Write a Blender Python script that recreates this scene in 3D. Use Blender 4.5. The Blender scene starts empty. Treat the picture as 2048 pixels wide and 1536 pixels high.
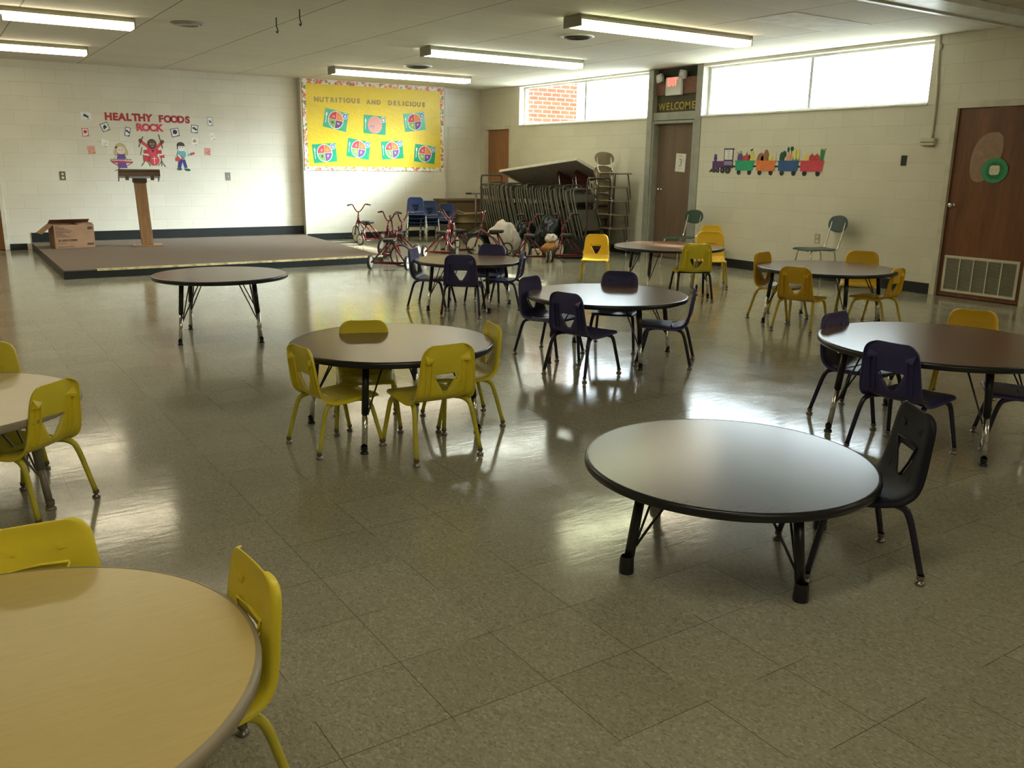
import bpy, bmesh, math, random
from mathutils import Vector, Matrix, Euler
C = bpy.context.scene.collection
PI = math.pi
W, D, DB, H = 9.564, 15.742, 15.581, 2.84      # right wall x, back wall y, proud bay y, ceiling z

# ------------------------------------------------------------------ camera
cam_d = bpy.data.cameras.new('camera'); cam = bpy.data.objects.new('camera', cam_d); C.objects.link(cam)
_F = Vector((0.5353992, 0.8088602, -0.2430901)); _R = Vector((0.8355773, -0.5492227, 0.0128471)); _U = Vector((0.1231191, 0.2099989, 0.9699186))
m = Matrix(((_R.x, _U.x, -_F.x, 0), (_R.y, _U.y, -_F.y, 0), (_R.z, _U.z, -_F.z, 1.3842), (0, 0, 0, 1)))
cam.matrix_world = m
cam_d.sensor_width = 36.0; cam_d.lens = 1742.6 / 2048 * 36.0; cam_d.clip_start = .05; cam_d.clip_end = 200
bpy.context.scene.camera = cam
# ------------------------------------------------------------------ world, sun, portals, exposure
sc = bpy.context.scene
sc.view_settings.view_transform = 'Standard'; sc.view_settings.look = 'None'
sc.view_settings.gamma = 1; sc.view_settings.exposure = 0.52
SKY_BASE, SKY_GLOW = 12.0, 620.0
w = bpy.data.worlds.new('sky'); sc.world = w; w.use_nodes = True
_nt = w.node_tree; bg = _nt.nodes['Background']; bg.inputs[1].default_value = 1.0      # hazy sky, brighter round the sun
_tc = _nt.nodes.new('ShaderNodeTexCoord'); _dp = _nt.nodes.new('ShaderNodeVectorMath'); _dp.operation = 'DOT_PRODUCT'
_nt.links.new(_tc.outputs['Generated'], _dp.inputs[0]); _dp.inputs[1].default_value = Vector((1.75, -1.05, .85)).normalized()
def _m(op, a, b_):
    n = _nt.nodes.new('ShaderNodeMath'); n.operation = op
    for i, v in enumerate((a, b_)):
        if isinstance(v, (int, float)): n.inputs[i].default_value = v
        else: _nt.links.new(v, n.inputs[i])
    return n.outputs[0]
_glow = _m('MULTIPLY', _m('POWER', _m('MAXIMUM', _dp.outputs['Value'], 0.0), 55.0), SKY_GLOW)
_str = _m('ADD', _glow, SKY_BASE)
_sc = _nt.nodes.new('ShaderNodeVectorMath'); _sc.operation = 'SCALE'; _sc.inputs[0].default_value = (.80, .91, 1.0); _nt.links.new(_str, _sc.inputs['Scale'])
_nt.links.new(_sc.outputs[0], bg.inputs[0])
sun_d = bpy.data.lights.new('sun', 'SUN'); sun_d.energy = 26; sun_d.angle = math.radians(1.5); sun_d.color = (1, .97, .9)
sun = bpy.data.objects.new('sun', sun_d); C.objects.link(sun)
sun.rotation_euler = Vector((-1.54, .40, -1.0)).to_track_quat('-Z', 'Y').to_euler()
sun.location = (30, 0, 20)
for (y0, y1) in ((10.72, 14.3), (6.06, 9.53)):
    a = bpy.data.lights.new('window_portal', 'AREA'); a.shape = 'RECTANGLE'; a.size = y1 - y0; a.size_y = .66; a.energy = 1
    a.cycles.is_portal = True
    o = bpy.data.objects.new('window_portal', a); C.objects.link(o); o.location = (W + .205, (y0 + y1) / 2, 2.465)
    o.rotation_euler = Matrix(((0, 0, 1), (1, 0, 0), (0, 1, 0))).to_euler()   # local -Z faces into the room (-x)
LAMP = 9.0

# ------------------------------------------------------------------ materials
def new_mat(name):
    m = bpy.data.materials.new(name); m.use_nodes = True; nt = m.node_tree
    return m, nt, nt.nodes['Principled BSDF']
def N(nt, t, **k):
    n = nt.nodes.new(t)
    for a, b in k.items(): setattr(n, a, b)
    return n
def L(nt, a, b): nt.links.new(a, b)
def mth(nt, op, a, b=None, c=None):
    n = N(nt, 'ShaderNodeMath', operation=op)
    for i, v in enumerate((a, b, c)):
        if v is None: continue
        if isinstance(v, (int, float)): n.inputs[i].default_value = v
        else: L(nt, v, n.inputs[i])
    return n.outputs[0]
def mixc(nt, fac, a, b, mode='MIX'):
    n = N(nt, 'ShaderNodeMix', data_type='RGBA', blend_type=mode)
    for i, v in ((0, fac), (6, a), (7, b)):
        if isinstance(v, (int, float)): n.inputs[i].default_value = v
        elif isinstance(v, tuple): n.inputs[i].default_value = (*v, 1) if len(v) == 3 else v
        else: L(nt, v, n.inputs[i])
    return n.outputs[2]
def noise(nt, scale, detail=2, vec=None, rough=.5, dist=0):
    n = N(nt, 'ShaderNodeTexNoise'); n.inputs['Scale'].default_value = scale; n.inputs['Detail'].default_value = detail
    n.inputs['Roughness'].default_value = rough; n.inputs['Distortion'].default_value = dist
    if vec is not None: L(nt, vec, n.inputs['Vector'])
    return n.outputs['Fac']
def ramp(nt, fac, stops):
    n = N(nt, 'ShaderNodeValToRGB'); e = n.color_ramp.elements
    e[0].position, e[0].color = stops[0][0], (*stops[0][1], 1); e[1].position, e[1].color = stops[-1][0], (*stops[-1][1], 1)
    for p, c in stops[1:-1]:
        k = e.new(p); k.color = (*c, 1)
    L(nt, fac, n.inputs[0]); return n.outputs[0]
def bump(nt, h, strength, dist=.002):
    b = N(nt, 'ShaderNodeBump'); b.inputs['Strength'].default_value = strength; b.inputs['Distance'].default_value = dist
    L(nt, h, b.inputs['Height']); return b.outputs[0]
def pos_vec(nt, ax=(0, 1, 2)):
    g = N(nt, 'ShaderNodeNewGeometry'); s = N(nt, 'ShaderNodeSeparateXYZ'); L(nt, g.outputs['Position'], s.inputs[0])
    c = N(nt, 'ShaderNodeCombineXYZ')
    for i, a in enumerate(ax):
        if a is not None: L(nt, s.outputs[a], c.inputs[i])
    return c.outputs[0], s
def obj_vec(nt, scale=(1, 1, 1)):
    t = N(nt, 'ShaderNodeTexCoord'); mp = N(nt, 'ShaderNodeMapping'); mp.inputs['Scale'].default_value = scale
    L(nt, t.outputs['Object'], mp.inputs[0]); return mp.outputs[0]
def plain(name, col, rough=.5, metal=0, var=.06, vs=6, bmp=0, bs=60, emit=0, spec=.5, coat=0):
    m, nt, b = new_mat(name)
    v = obj_vec(nt); f = noise(nt, vs, 3, v)
    d = tuple(max(0, c * (1 - var * 2)) for c in col); l = tuple(min(1, c * (1 + var * 2)) for c in col)
    L(nt, ramp(nt, f, [(.3, d), (.7, l)]), b.inputs['Base Color'])
    b.inputs['Roughness'].default_value = rough; b.inputs['Metallic'].default_value = metal
    b.inputs['Specular IOR Level'].default_value = spec; b.inputs['Coat Weight'].default_value = coat
    if bmp: L(nt, bump(nt, noise(nt, bs, 2, v), bmp), b.inputs['Normal'])
    if emit:
        b.inputs['Emission Color'].default_value = (*col, 1); b.inputs['Emission Strength'].default_value = emit
    return m
def wood(name, dark, light, scale=(2, 2, 18), rough=.4, coat=0, grain=4.0):
    m, nt, b = new_mat(name); v = obj_vec(nt, scale)
    f = noise(nt, grain, 5, v, .6, .4); f2 = noise(nt, grain * 6, 3, v)
    c = mixc(nt, .25, ramp(nt, f, [(.3, dark), (.7, light)]), ramp(nt, f2, [(.3, dark), (.7, light)]))
    L(nt, c, b.inputs['Base Color']); b.inputs['Roughness'].default_value = rough; b.inputs['Coat Weight'].default_value = coat
    L(nt, bump(nt, f2, .012, .001), b.inputs['Normal']); b.inputs['Specular IOR Level'].default_value = .38; return m
def block_mat(name, ax):
    m, nt, b = new_mat(name); v, s = pos_vec(nt, ax)
    br = N(nt, 'ShaderNodeTexBrick'); L(nt, v, br.inputs['Vector'])
    br.inputs['Scale'].default_value = 1; br.inputs['Brick Width'].default_value = .42; br.inputs['Row Height'].default_value = .2103
    br.inputs['Mortar Size'].default_value = .005; br.inputs['Mortar Smooth'].default_value = .6; br.offset = .5
    br.inputs['Color1'].default_value = (.66, .62, .50, 1); br.inputs['Color2'].default_value = (.70, .66, .54, 1); br.inputs['Mortar'].default_value = (.615, .575, .455, 1)
    big = noise(nt, 1.3, 3, v); c = mixc(nt, .25, br.outputs['Color'], ramp(nt, big, [(.35, (.58, .54, .42)), (.65, (.76, .72, .60))]))
    L(nt, c, b.inputs['Base Color']); b.inputs['Roughness'].default_value = .42
    h = mth(nt, 'SUBTRACT', mth(nt, 'MULTIPLY', noise(nt, 90, 3, v), .25), br.outputs['Fac'])
    L(nt, bump(nt, h, .55, .003), b.inputs['Normal']); return m
def floor_mat():
    m, nt, b = new_mat('vinyl_tile_floor'); v, s = pos_vec(nt)
    ux = mth(nt, 'DIVIDE', mth(nt, 'SUBTRACT', s.outputs[0], .055), .305); uy = mth(nt, 'DIVIDE', mth(nt, 'SUBTRACT', s.outputs[1], .20), .305)
    fx = mth(nt, 'ABSOLUTE', mth(nt, 'SUBTRACT', mth(nt, 'FRACT', ux), .5)); fy = mth(nt, 'ABSOLUTE', mth(nt, 'SUBTRACT', mth(nt, 'FRACT', uy), .5))
    line = mth(nt, 'GREATER_THAN', mth(nt, 'MAXIMUM', fx, fy), .4958)
    cell = N(nt, 'ShaderNodeCombineXYZ'); L(nt, mth(nt, 'FLOOR', ux), cell.inputs[0]); L(nt, mth(nt, 'FLOOR', uy), cell.inputs[1])
    wn = N(nt, 'ShaderNodeTexWhiteNoise', noise_dimensions='2D'); L(nt, cell.outputs[0], wn.inputs['Vector'])
    vo = N(nt, 'ShaderNodeTexVoronoi'); vo.inputs['Scale'].default_value = 185; vo.inputs['Randomness'].default_value = 1
    # chips stretched in alternating directions per tile
    st = N(nt, 'ShaderNodeMapping'); L(nt, v, st.inputs[0]); st.inputs['Scale'].default_value = (1, .6, 1); st.inputs['Rotation'].default_value = (0, 0, .6)
    L(nt, st.outputs[0], vo.inputs['Vector'])
    sp = N(nt, 'ShaderNodeSeparateColor'); L(nt, vo.outputs['Color'], sp.inputs[0])
    chips = ramp(nt, sp.outputs[0], [(0, (.28, .265, .20)), (.25, (.36, .345, .265)), (.8, (.40, .385, .30)), (1, (.49, .47, .38))])
    tint = ramp(nt, wn.outputs['Value'], [(0, (.88, .88, .86)), (1, (1.0, 1.0, 1.0))])
    big = ramp(nt, noise(nt, .8, 3, v), [(.3, (.86, .84, .80)), (.7, (1, 1, 1))])
    c = mixc(nt, 1, mixc(nt, 1, chips, tint, 'MULTIPLY'), big, 'MULTIPLY')
    ln = mth(nt, 'MULTIPLY', line, mth(nt, 'GREATER_THAN', noise(nt, 2.5, 2, v), .47))
    c = mixc(nt, mth(nt, 'MULTIPLY', ln, .75), c, (.06, .05, .035))
    sc_ = ramp(nt, noise(nt, 40, 4, v, .7), [(.70, (1, 1, 1)), (.76, (.35, .3, .25))]); c = mixc(nt, .5, c, sc_, 'MULTIPLY')
    L(nt, c, b.inputs['Base Color'])
    r = mth(nt, 'ADD', .05, mth(nt, 'MULTIPLY', noise(nt, 3, 4, v, .6), .16)); L(nt, r, b.inputs['Roughness'])
    b.inputs['Specular IOR Level'].default_value = .62
    st2 = N(nt, 'ShaderNodeMapping'); L(nt, v, st2.inputs[0]); st2.inputs['Scale'].default_value = (.5, 2.2, 1); st2.inputs['Rotation'].default_value = (0, 0, .5)
    h = mth(nt, 'ADD', mth(nt, 'MULTIPLY', noise(nt, 14, 3, st2.outputs[0], .6), .8), mth(nt, 'MULTIPLY', noise(nt, 4, 2, v), 1.5))
    L(nt, bump(nt, h, .22, .0022), b.inputs['Normal']); return m
def ceil_mat():
    m, nt, b = new_mat('ceiling_tile'); v, s = pos_vec(nt)
    ux = mth(nt, 'DIVIDE', mth(nt, 'SUBTRACT', s.outputs[0], 1.0), 1.22); uy = mth(nt, 'DIVIDE', mth(nt, 'SUBTRACT', s.outputs[1], 5.97 - 6.1), .61)
    fx = mth(nt, 'MULTIPLY', mth(nt, 'ABSOLUTE', mth(nt, 'SUBTRACT', mth(nt, 'FRACT', ux), .5)), 1.22)
    fy = mth(nt, 'MULTIPLY', mth(nt, 'ABSOLUTE', mth(nt, 'SUBTRACT', mth(nt, 'FRACT', uy), .5)), .61)
    lx = mth(nt, 'GREATER_THAN', fx, .6015); ly = mth(nt, 'GREATER_THAN', fy, .2980); line = mth(nt, 'MAXIMUM', lx, ly)
    cell = N(nt, 'ShaderNodeCombineXYZ'); L(nt, mth(nt, 'FLOOR', ux), cell.inputs[0]); L(nt, mth(nt, 'FLOOR', uy), cell.inputs[1])
    wn = N(nt, 'ShaderNodeTexWhiteNoise', noise_dimensions='2D'); L(nt, cell.outputs[0], wn.inputs['Vector'])
    c = ramp(nt, wn.outputs['Value'], [(0, (.66, .63, .53)), (1, (.74, .71, .60))])
    c = mixc(nt, .35, c, ramp(nt, noise(nt, 60, 4, v, .7), [(.35, (.58, .55, .44)), (.6, (.80, .77, .66))]))
    c = mixc(nt, mth(nt, 'MULTIPLY', ly, .85), c, (.86, .83, .72)); c = mixc(nt, mth(nt, 'MULTIPLY', lx, .8), c, (.26, .22, .14))
    L(nt, c, b.inputs['Base Color']); b.inputs['Roughness'].default_value = .8
    h = mth(nt, 'ADD', mth(nt, 'MULTIPLY', line, -1.2), noise(nt, 120, 3, v))
    L(nt, bump(nt, h, .35, .003), b.inputs['Normal']); return m
def brick_mat():
    m, nt, b = new_mat('red_brick'); v, s = pos_vec(nt, (0, 2, None))
    br = N(nt, 'ShaderNodeTexBrick'); L(nt, v, br.inputs['Vector']); br.inputs['Scale'].default_value = 1
    br.inputs['Brick Width'].default_value = .30; br.inputs['Row Height'].default_value = .11; br.inputs['Mortar Size'].default_value = .012
    br.inputs['Color1'].default_value = (.042, .016, .008, 1); br.inputs['Color2'].default_value = (.052, .021, .011, 1); br.inputs['Mortar'].default_value = (.08, .068, .055, 1)
    L(nt, br.outputs['Color'], b.inputs['Base Color']); b.inputs['Roughness'].default_value = .95; b.inputs['Specular IOR Level'].default_value = .04
    L(nt, bump(nt, br.outputs['Fac'], -.4, .01), b.inputs['Normal']); return m
def glass_mat():
    m = bpy.data.materials.new('window_glass'); m.use_nodes = True; nt = m.node_tree; nt.nodes.clear()
    o = N(nt, 'ShaderNodeOutputMaterial'); t = N(nt, 'ShaderNodeBsdfTransparent'); g = N(nt, 'ShaderNodeBsdfGlossy'); g.inputs['Roughness'].default_value = .05
    t.inputs[0].default_value = (.95, .97, .96, 1)
    n = noise(nt, 3, 2, obj_vec(nt)); f = mth(nt, 'ADD', .03, mth(nt, 'MULTIPLY', n, .03))
    mx = N(nt, 'ShaderNodeMixShader'); L(nt, f, mx.inputs[0]); L(nt, t.outputs[0], mx.inputs[1]); L(nt, g.outputs[0], mx.inputs[2]); L(nt, mx.outputs[0], o.inputs[0]); return m
def border_mat():
    m, nt, b = new_mat('fruit_border_print'); v = obj_vec(nt, (1, 1, 0))
    vo = N(nt, 'ShaderNodeTexVoronoi'); vo.inputs['Scale'].default_value = 17; L(nt, v, vo.inputs['Vector'])
    sp = N(nt, 'ShaderNodeSeparateColor'); L(nt, vo.outputs['Color'], sp.inputs[0])
    col = ramp(nt, sp.outputs[0], [(0, (.55, .10, .05)), (.3, (.75, .30, .08)), (.5, (.72, .12, .08)), (.7, (.16, .10, .06)), (.85, (.2, .3, .08)), (1, (.8, .45, .15))])
    edge = mth(nt, 'LESS_THAN', vo.outputs['Distance'], .55); gate = mth(nt, 'GREATER_THAN', sp.outputs[1], .12)
    f = mth(nt, 'MULTIPLY', mth(nt, 'MULTIPLY', edge, gate), mth(nt, 'GREATER_THAN', noise(nt, 60, 2, v), .40))
    L(nt, mixc(nt, f, (.80, .74, .64), col), b.inputs['Base Color']); b.inputs['Roughness'].default_value = .5; return m
M = {}
M['floor'] = floor_mat(); M['ceil'] = ceil_mat(); M['wallX'] = block_mat('painted_block_back', (0, 2, None)); M['wallY'] = block_mat('painted_block_side', (1, 2, None))
M['brick'] = brick_mat(); M['glass'] = glass_mat(); M['border'] = border_mat()
M['cream'] = plain('cream_paint', (.62, .58, .46), .45); M['grey_paint'] = plain('grey_green_paint', (.33, .33, .27), .5)
M['base'] = plain('black_rubber_base', (.010, .013, .012), .42); M['white_paint'] = plain('white_frame_paint', (.75, .76, .72), .4)
M['alu'] = plain('aluminium_frame', (.45, .46, .46), .4, .6)
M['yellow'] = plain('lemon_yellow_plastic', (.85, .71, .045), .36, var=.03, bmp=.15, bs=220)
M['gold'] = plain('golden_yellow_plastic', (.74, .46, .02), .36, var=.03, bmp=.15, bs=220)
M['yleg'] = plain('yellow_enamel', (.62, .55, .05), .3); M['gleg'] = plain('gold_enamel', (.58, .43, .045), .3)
M['purple'] = plain('deep_purple_plastic', (.046, .040, .150), .44, var=.03, bmp=.1, bs=220, coat=.25, spec=.5)
M['purple'].node_tree.nodes['Principled BSDF'].inputs['Coat Roughness'].default_value = .42
M['navyblack'] = plain('blue_black_plastic', (.011, .011, .017), .5, var=.03, bmp=.15, bs=220, spec=.22)
M['pleg'] = plain('dark_purple_enamel', (.022, .018, .04), .25); M['blackmet'] = plain('black_enamel', (.012, .013, .013), .3)
M['navy'] = plain('navy_plastic', (.012, .032, .12), .35, var=.03); M['chrome'] = plain('chrome', (.75, .74, .72), .18, 1, var=.02)
M['darkchrome'] = plain('worn_glide_metal', (.30, .27, .24), .3, .9)
M['walnut'] = wood('walnut_laminate', (.135, .076, .046), (.175, .102, .064), (2, 30, 1), .22, 0, 6)
M['maple'] = wood('maple_laminate', (.58, .455, .18), (.65, .515, .215), (2, 18, 1), .30, 0, 5)
M['charwood'] = wood('charcoal_brown_laminate', (.055, .040, .029), (.078, .057, .042), (2, 30, 1), .20, 0, 6)
M['edge'] = plain('black_table_edging', (.013, .014, .016), .28); M['greyedge'] = plain('grey_beige_edging', (.36, .31, .23), .45)
M['beigeleg'] = plain('beige_grey_enamel', (.22, .20, .16), .35)
M['door_red'] = wood('red_brown_veneer', (.105, .035, .014), (.25, .10, .042), (3, 3, .35), .38, .1, 2.2)
M['door_brown'] = wood('brown_veneer', (.13, .085, .05), (.19, .125, .075), (3, 3, .4), .45, 0, 2.2)
M['door_orange'] = wood('orange_veneer', (.24, .10, .035), (.38, .18, .07), (3, 3, .4), .4, 0, 2.2)
M['carpet'] = plain('brown_carpet', (.175, .13, .092), .95, var=.12, vs=120, bmp=.6, bs=400)
M['tape'] = plain('worn_yellow_tape', (.60, .50, .24), .6, var=.2, vs=15)
M['card'] = plain('brown_cardboard', (.36, .21, .12), .8, var=.05); M['cardprint'] = plain('dark_box_print', (.10, .05, .03), .8)
M['lect'] = wood('lectern_oak', (.22, .11, .045), (.36, .20, .09), (6, 6, 1), .4, .1, 4); M['lectdark'] = wood('lectern_dark_top', (.06, .038, .022), (.12, .07, .04), (1, 6, 6), .35, .1, 4)
M['tan'] = plain('tan_plastic', (.26, .20, .115), .45); M['maroon'] = plain('maroon_plastic', (.10, .028, .022), .45)
M['foldmet'] = plain('olive_grey_steel', (.105, .096, .066), .40, .3); M['foldpan'] = plain('olive_grey_panel', (.075, .068, .045), .5)
M['rackmet'] = plain('rust_brown_steel', (.07, .042, .03), .4, .2)
M['tabtop_white'] = plain('off_white_edge', (.62, .60, .50), .5); M['tabunder'] = plain('grey_brown_underside', (.26, .22, .185), .7)
M['red'] = plain('red_enamel', (.12, .007, .010), .25, coat=.2); M['tire'] = plain('black_rubber', (.014, .016, .015), .55)
M['creamwheel'] = plain('cream_wheel_disc', (.66, .60, .46), .45); M['seatblk'] = plain('black_vinyl', (.014, .016, .014), .4)
M['bagblk'] = plain('black_bin_liner', (.006, .008, .008), .28, bmp=1.0, bs=26, spec=.35); M['bagwht'] = plain('white_plastic_sack', (.66, .58, .50), .45, bmp=.8, bs=16)
M['orange'] = plain('orange_fabric', (.46, .20, .04), .7, bmp=.5, bs=20); M['wbox'] = plain('pale_box', (.55, .48, .32), .6)
M['cabwood'] = wood('brown_cabinet_wood', (.08, .052, .026), (.16, .105, .05), (1, 4, 8), .5, 0, 3); M['cabtan'] = wood('tan_drawer_wood', (.28, .21, .10), (.38, .29, .15), (1, 4, 8), .5, 0, 3)
M['outlet'] = plain('brown_outlet_plate', (.12, .095, .06), .5); M['outletm'] = plain('beige_outlet_plate', (.42, .38, .26), .5)
M['greyplate'] = plain('grey_switch_plate', (.22, .20, .17), .5)
M['housing'] = plain('olive_grey_housing', (.30, .28, .19), .5)
M['ventdark'] = plain('vent_dark', (.02, .022, .018), .6)
M['paperwhite'] = plain('white_paper', (.74, .72, .64), .7); M['ink'] = plain('black_ink', (.02, .02, .02), .6)
M['thermo'] = plain('ivory_plastic', (.62, .58, .40), .45)
for k, c in dict(p_yellow=(.80, .58, .01), p_green=(.02, .36, .17), p_red=(.52, .045, .05), p_dred=(.42, .035, .04), p_orange=(.75, .20, .045), p_blue=(.03, .10, .28), p_purple=(.12, .04, .17),
                 p_dpurple=(.05, .03, .08), p_lilac=(.30, .24, .40), p_black=(.02, .02, .022), p_pink=(.62, .30, .24), p_white=(.78, .77, .74), p_skin=(.72, .60, .50), p_brownskin=(.13, .065, .035),
                 p_hair=(.50, .40, .20), p_dkbrown=(.075, .045, .025), p_teal=(.14, .40, .42), p_navy=(.03, .04, .20), p_brown=(.30, .14, .06), p_tan=(.50, .34, .15), p_dkgreen=(.012, .085, .045),
                 p_lime=(.20, .38, .10), p_yell=(.72, .62, .16), p_grey=(.30, .27, .22), p_lgreen=(.16, .34, .12), p_vio=(.14, .06, .26), p_cup=(.12, .24, .50), p_greyy=(.36, .27, .10), p_coral=(.72, .30, .20),
                 p_kiwi=(.04, .30, .12), p_kiwid=(.012, .09, .035), p_cream=(.70, .66, .50), p_gold=(.50, .36, .045), p_crimson=(.62, .06, .09), p_dgrn=(.03, .22, .07)).items():
    M[k] = plain('paper_' + k[2:], c, .62, var=.05, vs=20)
M['ovalpaper'] = plain('translucent_brown_paper', (.33, .20, .13), .5, var=.08, vs=14); M['placgreen'] = plain('laminated_green', (.015, .33, .17), .25, var=.04)
M['olive'] = plain('olive_panel', (.065, .055, .02), .6); M['blackgreen'] = plain('black_green_panel', (.02, .024, .018), .6); M['hdrwood'] = wood('reddish_board', (.16, .07, .04), (.28, .13, .08), (1, 5, 5), .55, 0, 4)
M['greenpl'] = plain('dark_green_plastic', (.012, .048, .028), .4); M['bluegreenpl'] = plain('dark_teal_plastic', (.022, .055, .062), .4)
M['leaf'] = plain('tree_leaves', (.10, .20, .05), .7, var=.3, vs=3); M['bark'] = plain('tree_bark', (.12, .08, .05), .9); M['grass'] = plain('pale_paving', (.36, .35, .31), .9, var=.1)
M['scoot'] = plain('grey_violet_steel', (.16, .13, .15), .35, .4); M['sun_overhang'] = plain('added_soffit', (.5, .5, .48), .7)
def emis(name, col, s):
    m, nt, b = new_mat(name); b.inputs['Base Color'].default_value = (.8, .8, .75, 1)
    v = obj_vec(nt); f = noise(nt, 2, 2, v); e = ramp(nt, f, [(.2, tuple(c * .96 for c in col)), (.8, col)])
    L(nt, e, b.inputs['Emission Color']); b.inputs['Emission Strength'].default_value = s; return m
M['tube_warm'] = emis('lit_warm_diffuser', (1, .88, .62), LAMP); M['tube_cool'] = emis('lit_cool_diffuser', (.95, 1, .86), LAMP); M['tube_green'] = emis('lit_greenish_diffuser', (.97, 1, .62), LAMP)
M['tube_fill'] = emis('added_fill_diffuser', (1, .90, .66), LAMP * .8)  # dimmer diffuser for the added fill lights
M['exitred'] = emis('lit_exit_red', (1, .05, .04), 1.3)
M['brasslens'] = plain('clear_lamp_lens', (.62, .62, .58), .2)

# ------------------------------------------------------------------ mesh helpers
def nb(): return bmesh.new()
def obj(name, bm, mat, parent=None, smooth=False, sub=0, solid=0, bevel=0, loc=None, rot=None):
    bmesh.ops.recalc_face_normals(bm, faces=bm.faces)
    me = bpy.data.meshes.new(name); bm.to_mesh(me); bm.free(); me.materials.append(M[mat] if isinstance(mat, str) else mat)
    if smooth:
        for p_ in me.polygons: p_.use_smooth = True
    o = bpy.data.objects.new(name, me); C.objects.link(o)
    if parent is not None: o.parent = parent
    if loc: o.location = loc
    if rot: o.rotation_euler = rot
    if solid:
        s = o.modifiers.new('Solidify', 'SOLIDIFY'); s.thickness = solid; s.offset = 0
    if bevel:
        s = o.modifiers.new('Bevel', 'BEVEL'); s.width = bevel; s.segments = 2; s.limit_method = 'ANGLE'
    if sub:
        s = o.modifiers.new('Subdivision', 'SUBSURF'); s.levels = sub; s.render_levels = sub
    return o
def thing(name, label, cat, loc=(0, 0, 0), rot=(0, 0, 0), group=None):
    o = bpy.data.objects.new(name, None); C.objects.link(o); o.empty_display_size = .1
    o.location = loc; o.rotation_euler = rot if isinstance(rot, tuple) else (0, 0, rot)
    o['label'] = label; o['category'] = cat
    if group: o['group'] = group
    return o
def tag(o, label, cat, group=None):
    o['label'] = label; o['category'] = cat
    if group: o['group'] = group
    return o
def struct(o): o['kind'] = 'structure'; return o
KIDS = {}
def dup(root, loc, rot, label, group=None, scale=None, mats=None):
    def cp(o, par):
        c = o.copy(); C.objects.link(c)
        if par is not None: c.parent = par
        for ch in [x for x in bpy.data.objects if x.parent == o and x != c]: cp(ch, c)
        return c
    r = cp(root, None); r.location = loc; r.rotation_euler = rot if isinstance(rot, tuple) else (0, 0, rot)
    r['label'] = label
    if group: r['group'] = group
    if scale: r.scale = (scale,) * 3
    return r
def box(bm, x0, x1, y0, y1, z0, z1):
    v = [bm.verts.new((x, y, z)) for x in (x0, x1) for y in (y0, y1) for z in (z0, z1)]
    for f in ((0, 1, 3, 2), (4, 6, 7, 5), (0, 4, 5, 1), (2, 3, 7, 6), (0, 2, 6, 4), (1, 5, 7, 3)): bm.faces.new([v[i] for i in f])
    return v
def spline(pts, n=4):
    P = [Vector(p) for p in pts]; out = []
    for i in range(len(P) - 1):
        p0, p1, p2, p3 = P[max(0, i - 1)], P[i], P[i + 1], P[min(len(P) - 1, i + 2)]
        for k in range(n):
            t = k / n
            out.append(.5 * ((2 * p1) + (p2 - p0) * t + (2 * p0 - 5 * p1 + 4 * p2 - p3) * t * t + (3 * p1 - p0 - 3 * p2 + p3) * t ** 3))
    out.append(P[-1]); return out
def tube(bm, pts, r, seg=8, closed=False, r2=None):
    P = [Vector(p) for p in pts]; n = len(P); rings = []; up = None
    for i in range(n):
        a = P[(i - 1) % n] if (closed or i) else P[0]; b = P[(i + 1) % n] if (closed or i < n - 1) else P[-1]
        t = (b - a).normalized()
        if up is None:
            up = Vector((0, 0, 1)) if abs(t.z) < .9 else Vector((1, 0, 0))
        s = t.cross(up).normalized(); up = s.cross(t).normalized()
        rr = r if r2 is None else r + (r2 - r) * i / (n - 1)
        rings.append([bm.verts.new(P[i] + (s * math.cos(2 * PI * k / seg) + up * math.sin(2 * PI * k / seg)) * rr) for k in range(seg)])
    m_ = n if closed else n - 1
    for i in range(m_):
        A, B = rings[i], rings[(i + 1) % n]
        for k in range(seg): bm.faces.new((A[k], A[(k + 1) % seg], B[(k + 1) % seg], B[k]))
    if not closed:
        bm.faces.new(rings[0]); bm.faces.new(rings[-1][::-1])
def lathe(bm, prof, seg=24, c=(0, 0, 0), axis='z', cap=False):
    rings = []
    def P(r, h, a):
        u, v = r * math.cos(a), r * math.sin(a)
        q = (u, v, h) if axis == 'z' else ((u, h, v) if axis == 'y' else (h, u, v))
        return (q[0] + c[0], q[1] + c[1], q[2] + c[2])
    for r, h in prof:
        if r < 1e-6: rings.append([bm.verts.new(P(0, h, 0))])
        else: rings.append([bm.verts.new(P(r, h, 2 * PI * k / seg)) for k in range(seg)])
    for A, B in zip(rings, rings[1:]):
        for k in range(seg):
            a0, a1 = A[k % len(A)], A[(k + 1) % len(A)]; b0, b1 = B[k % len(B)], B[(k + 1) % len(B)]
            f = [a0, a1, b1, b0]; g = []
            for q in f:
                if q not in g: g.append(q)
            if len(g) > 2: bm.faces.new(g)
    if cap and len(rings[0]) > 1: bm.faces.new(rings[0][::-1])
    if cap and len(rings[-1]) > 1: bm.faces.new(rings[-1])
def prism(bm, pts, z0, z1):
    a = [bm.verts.new((x, y, z0)) for x, y in pts]; b = [bm.verts.new((x, y, z1)) for x, y in pts]; n = len(pts)
    bm.faces.new(a[::-1]); bm.faces.new(b)
    for i in range(n): bm.faces.new((a[i], a[(i + 1) % n], b[(i + 1) % n], b[i]))
def ell(cx, cy, rx, ry=None, n=20, a0=0, a1=2 * PI, rot=0):
    ry = rx if ry is None else ry; full = abs(a1 - a0 - 2 * PI) < 1e-6; o = []
    for i in range(n if full else n + 1):
        a = a0 + (a1 - a0) * i / n; x, y = rx * math.cos(a), ry * math.sin(a)
        o.append((cx + x * math.cos(rot) - y * math.sin(rot), cy + x * math.sin(rot) + y * math.cos(rot)))
    return o
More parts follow.
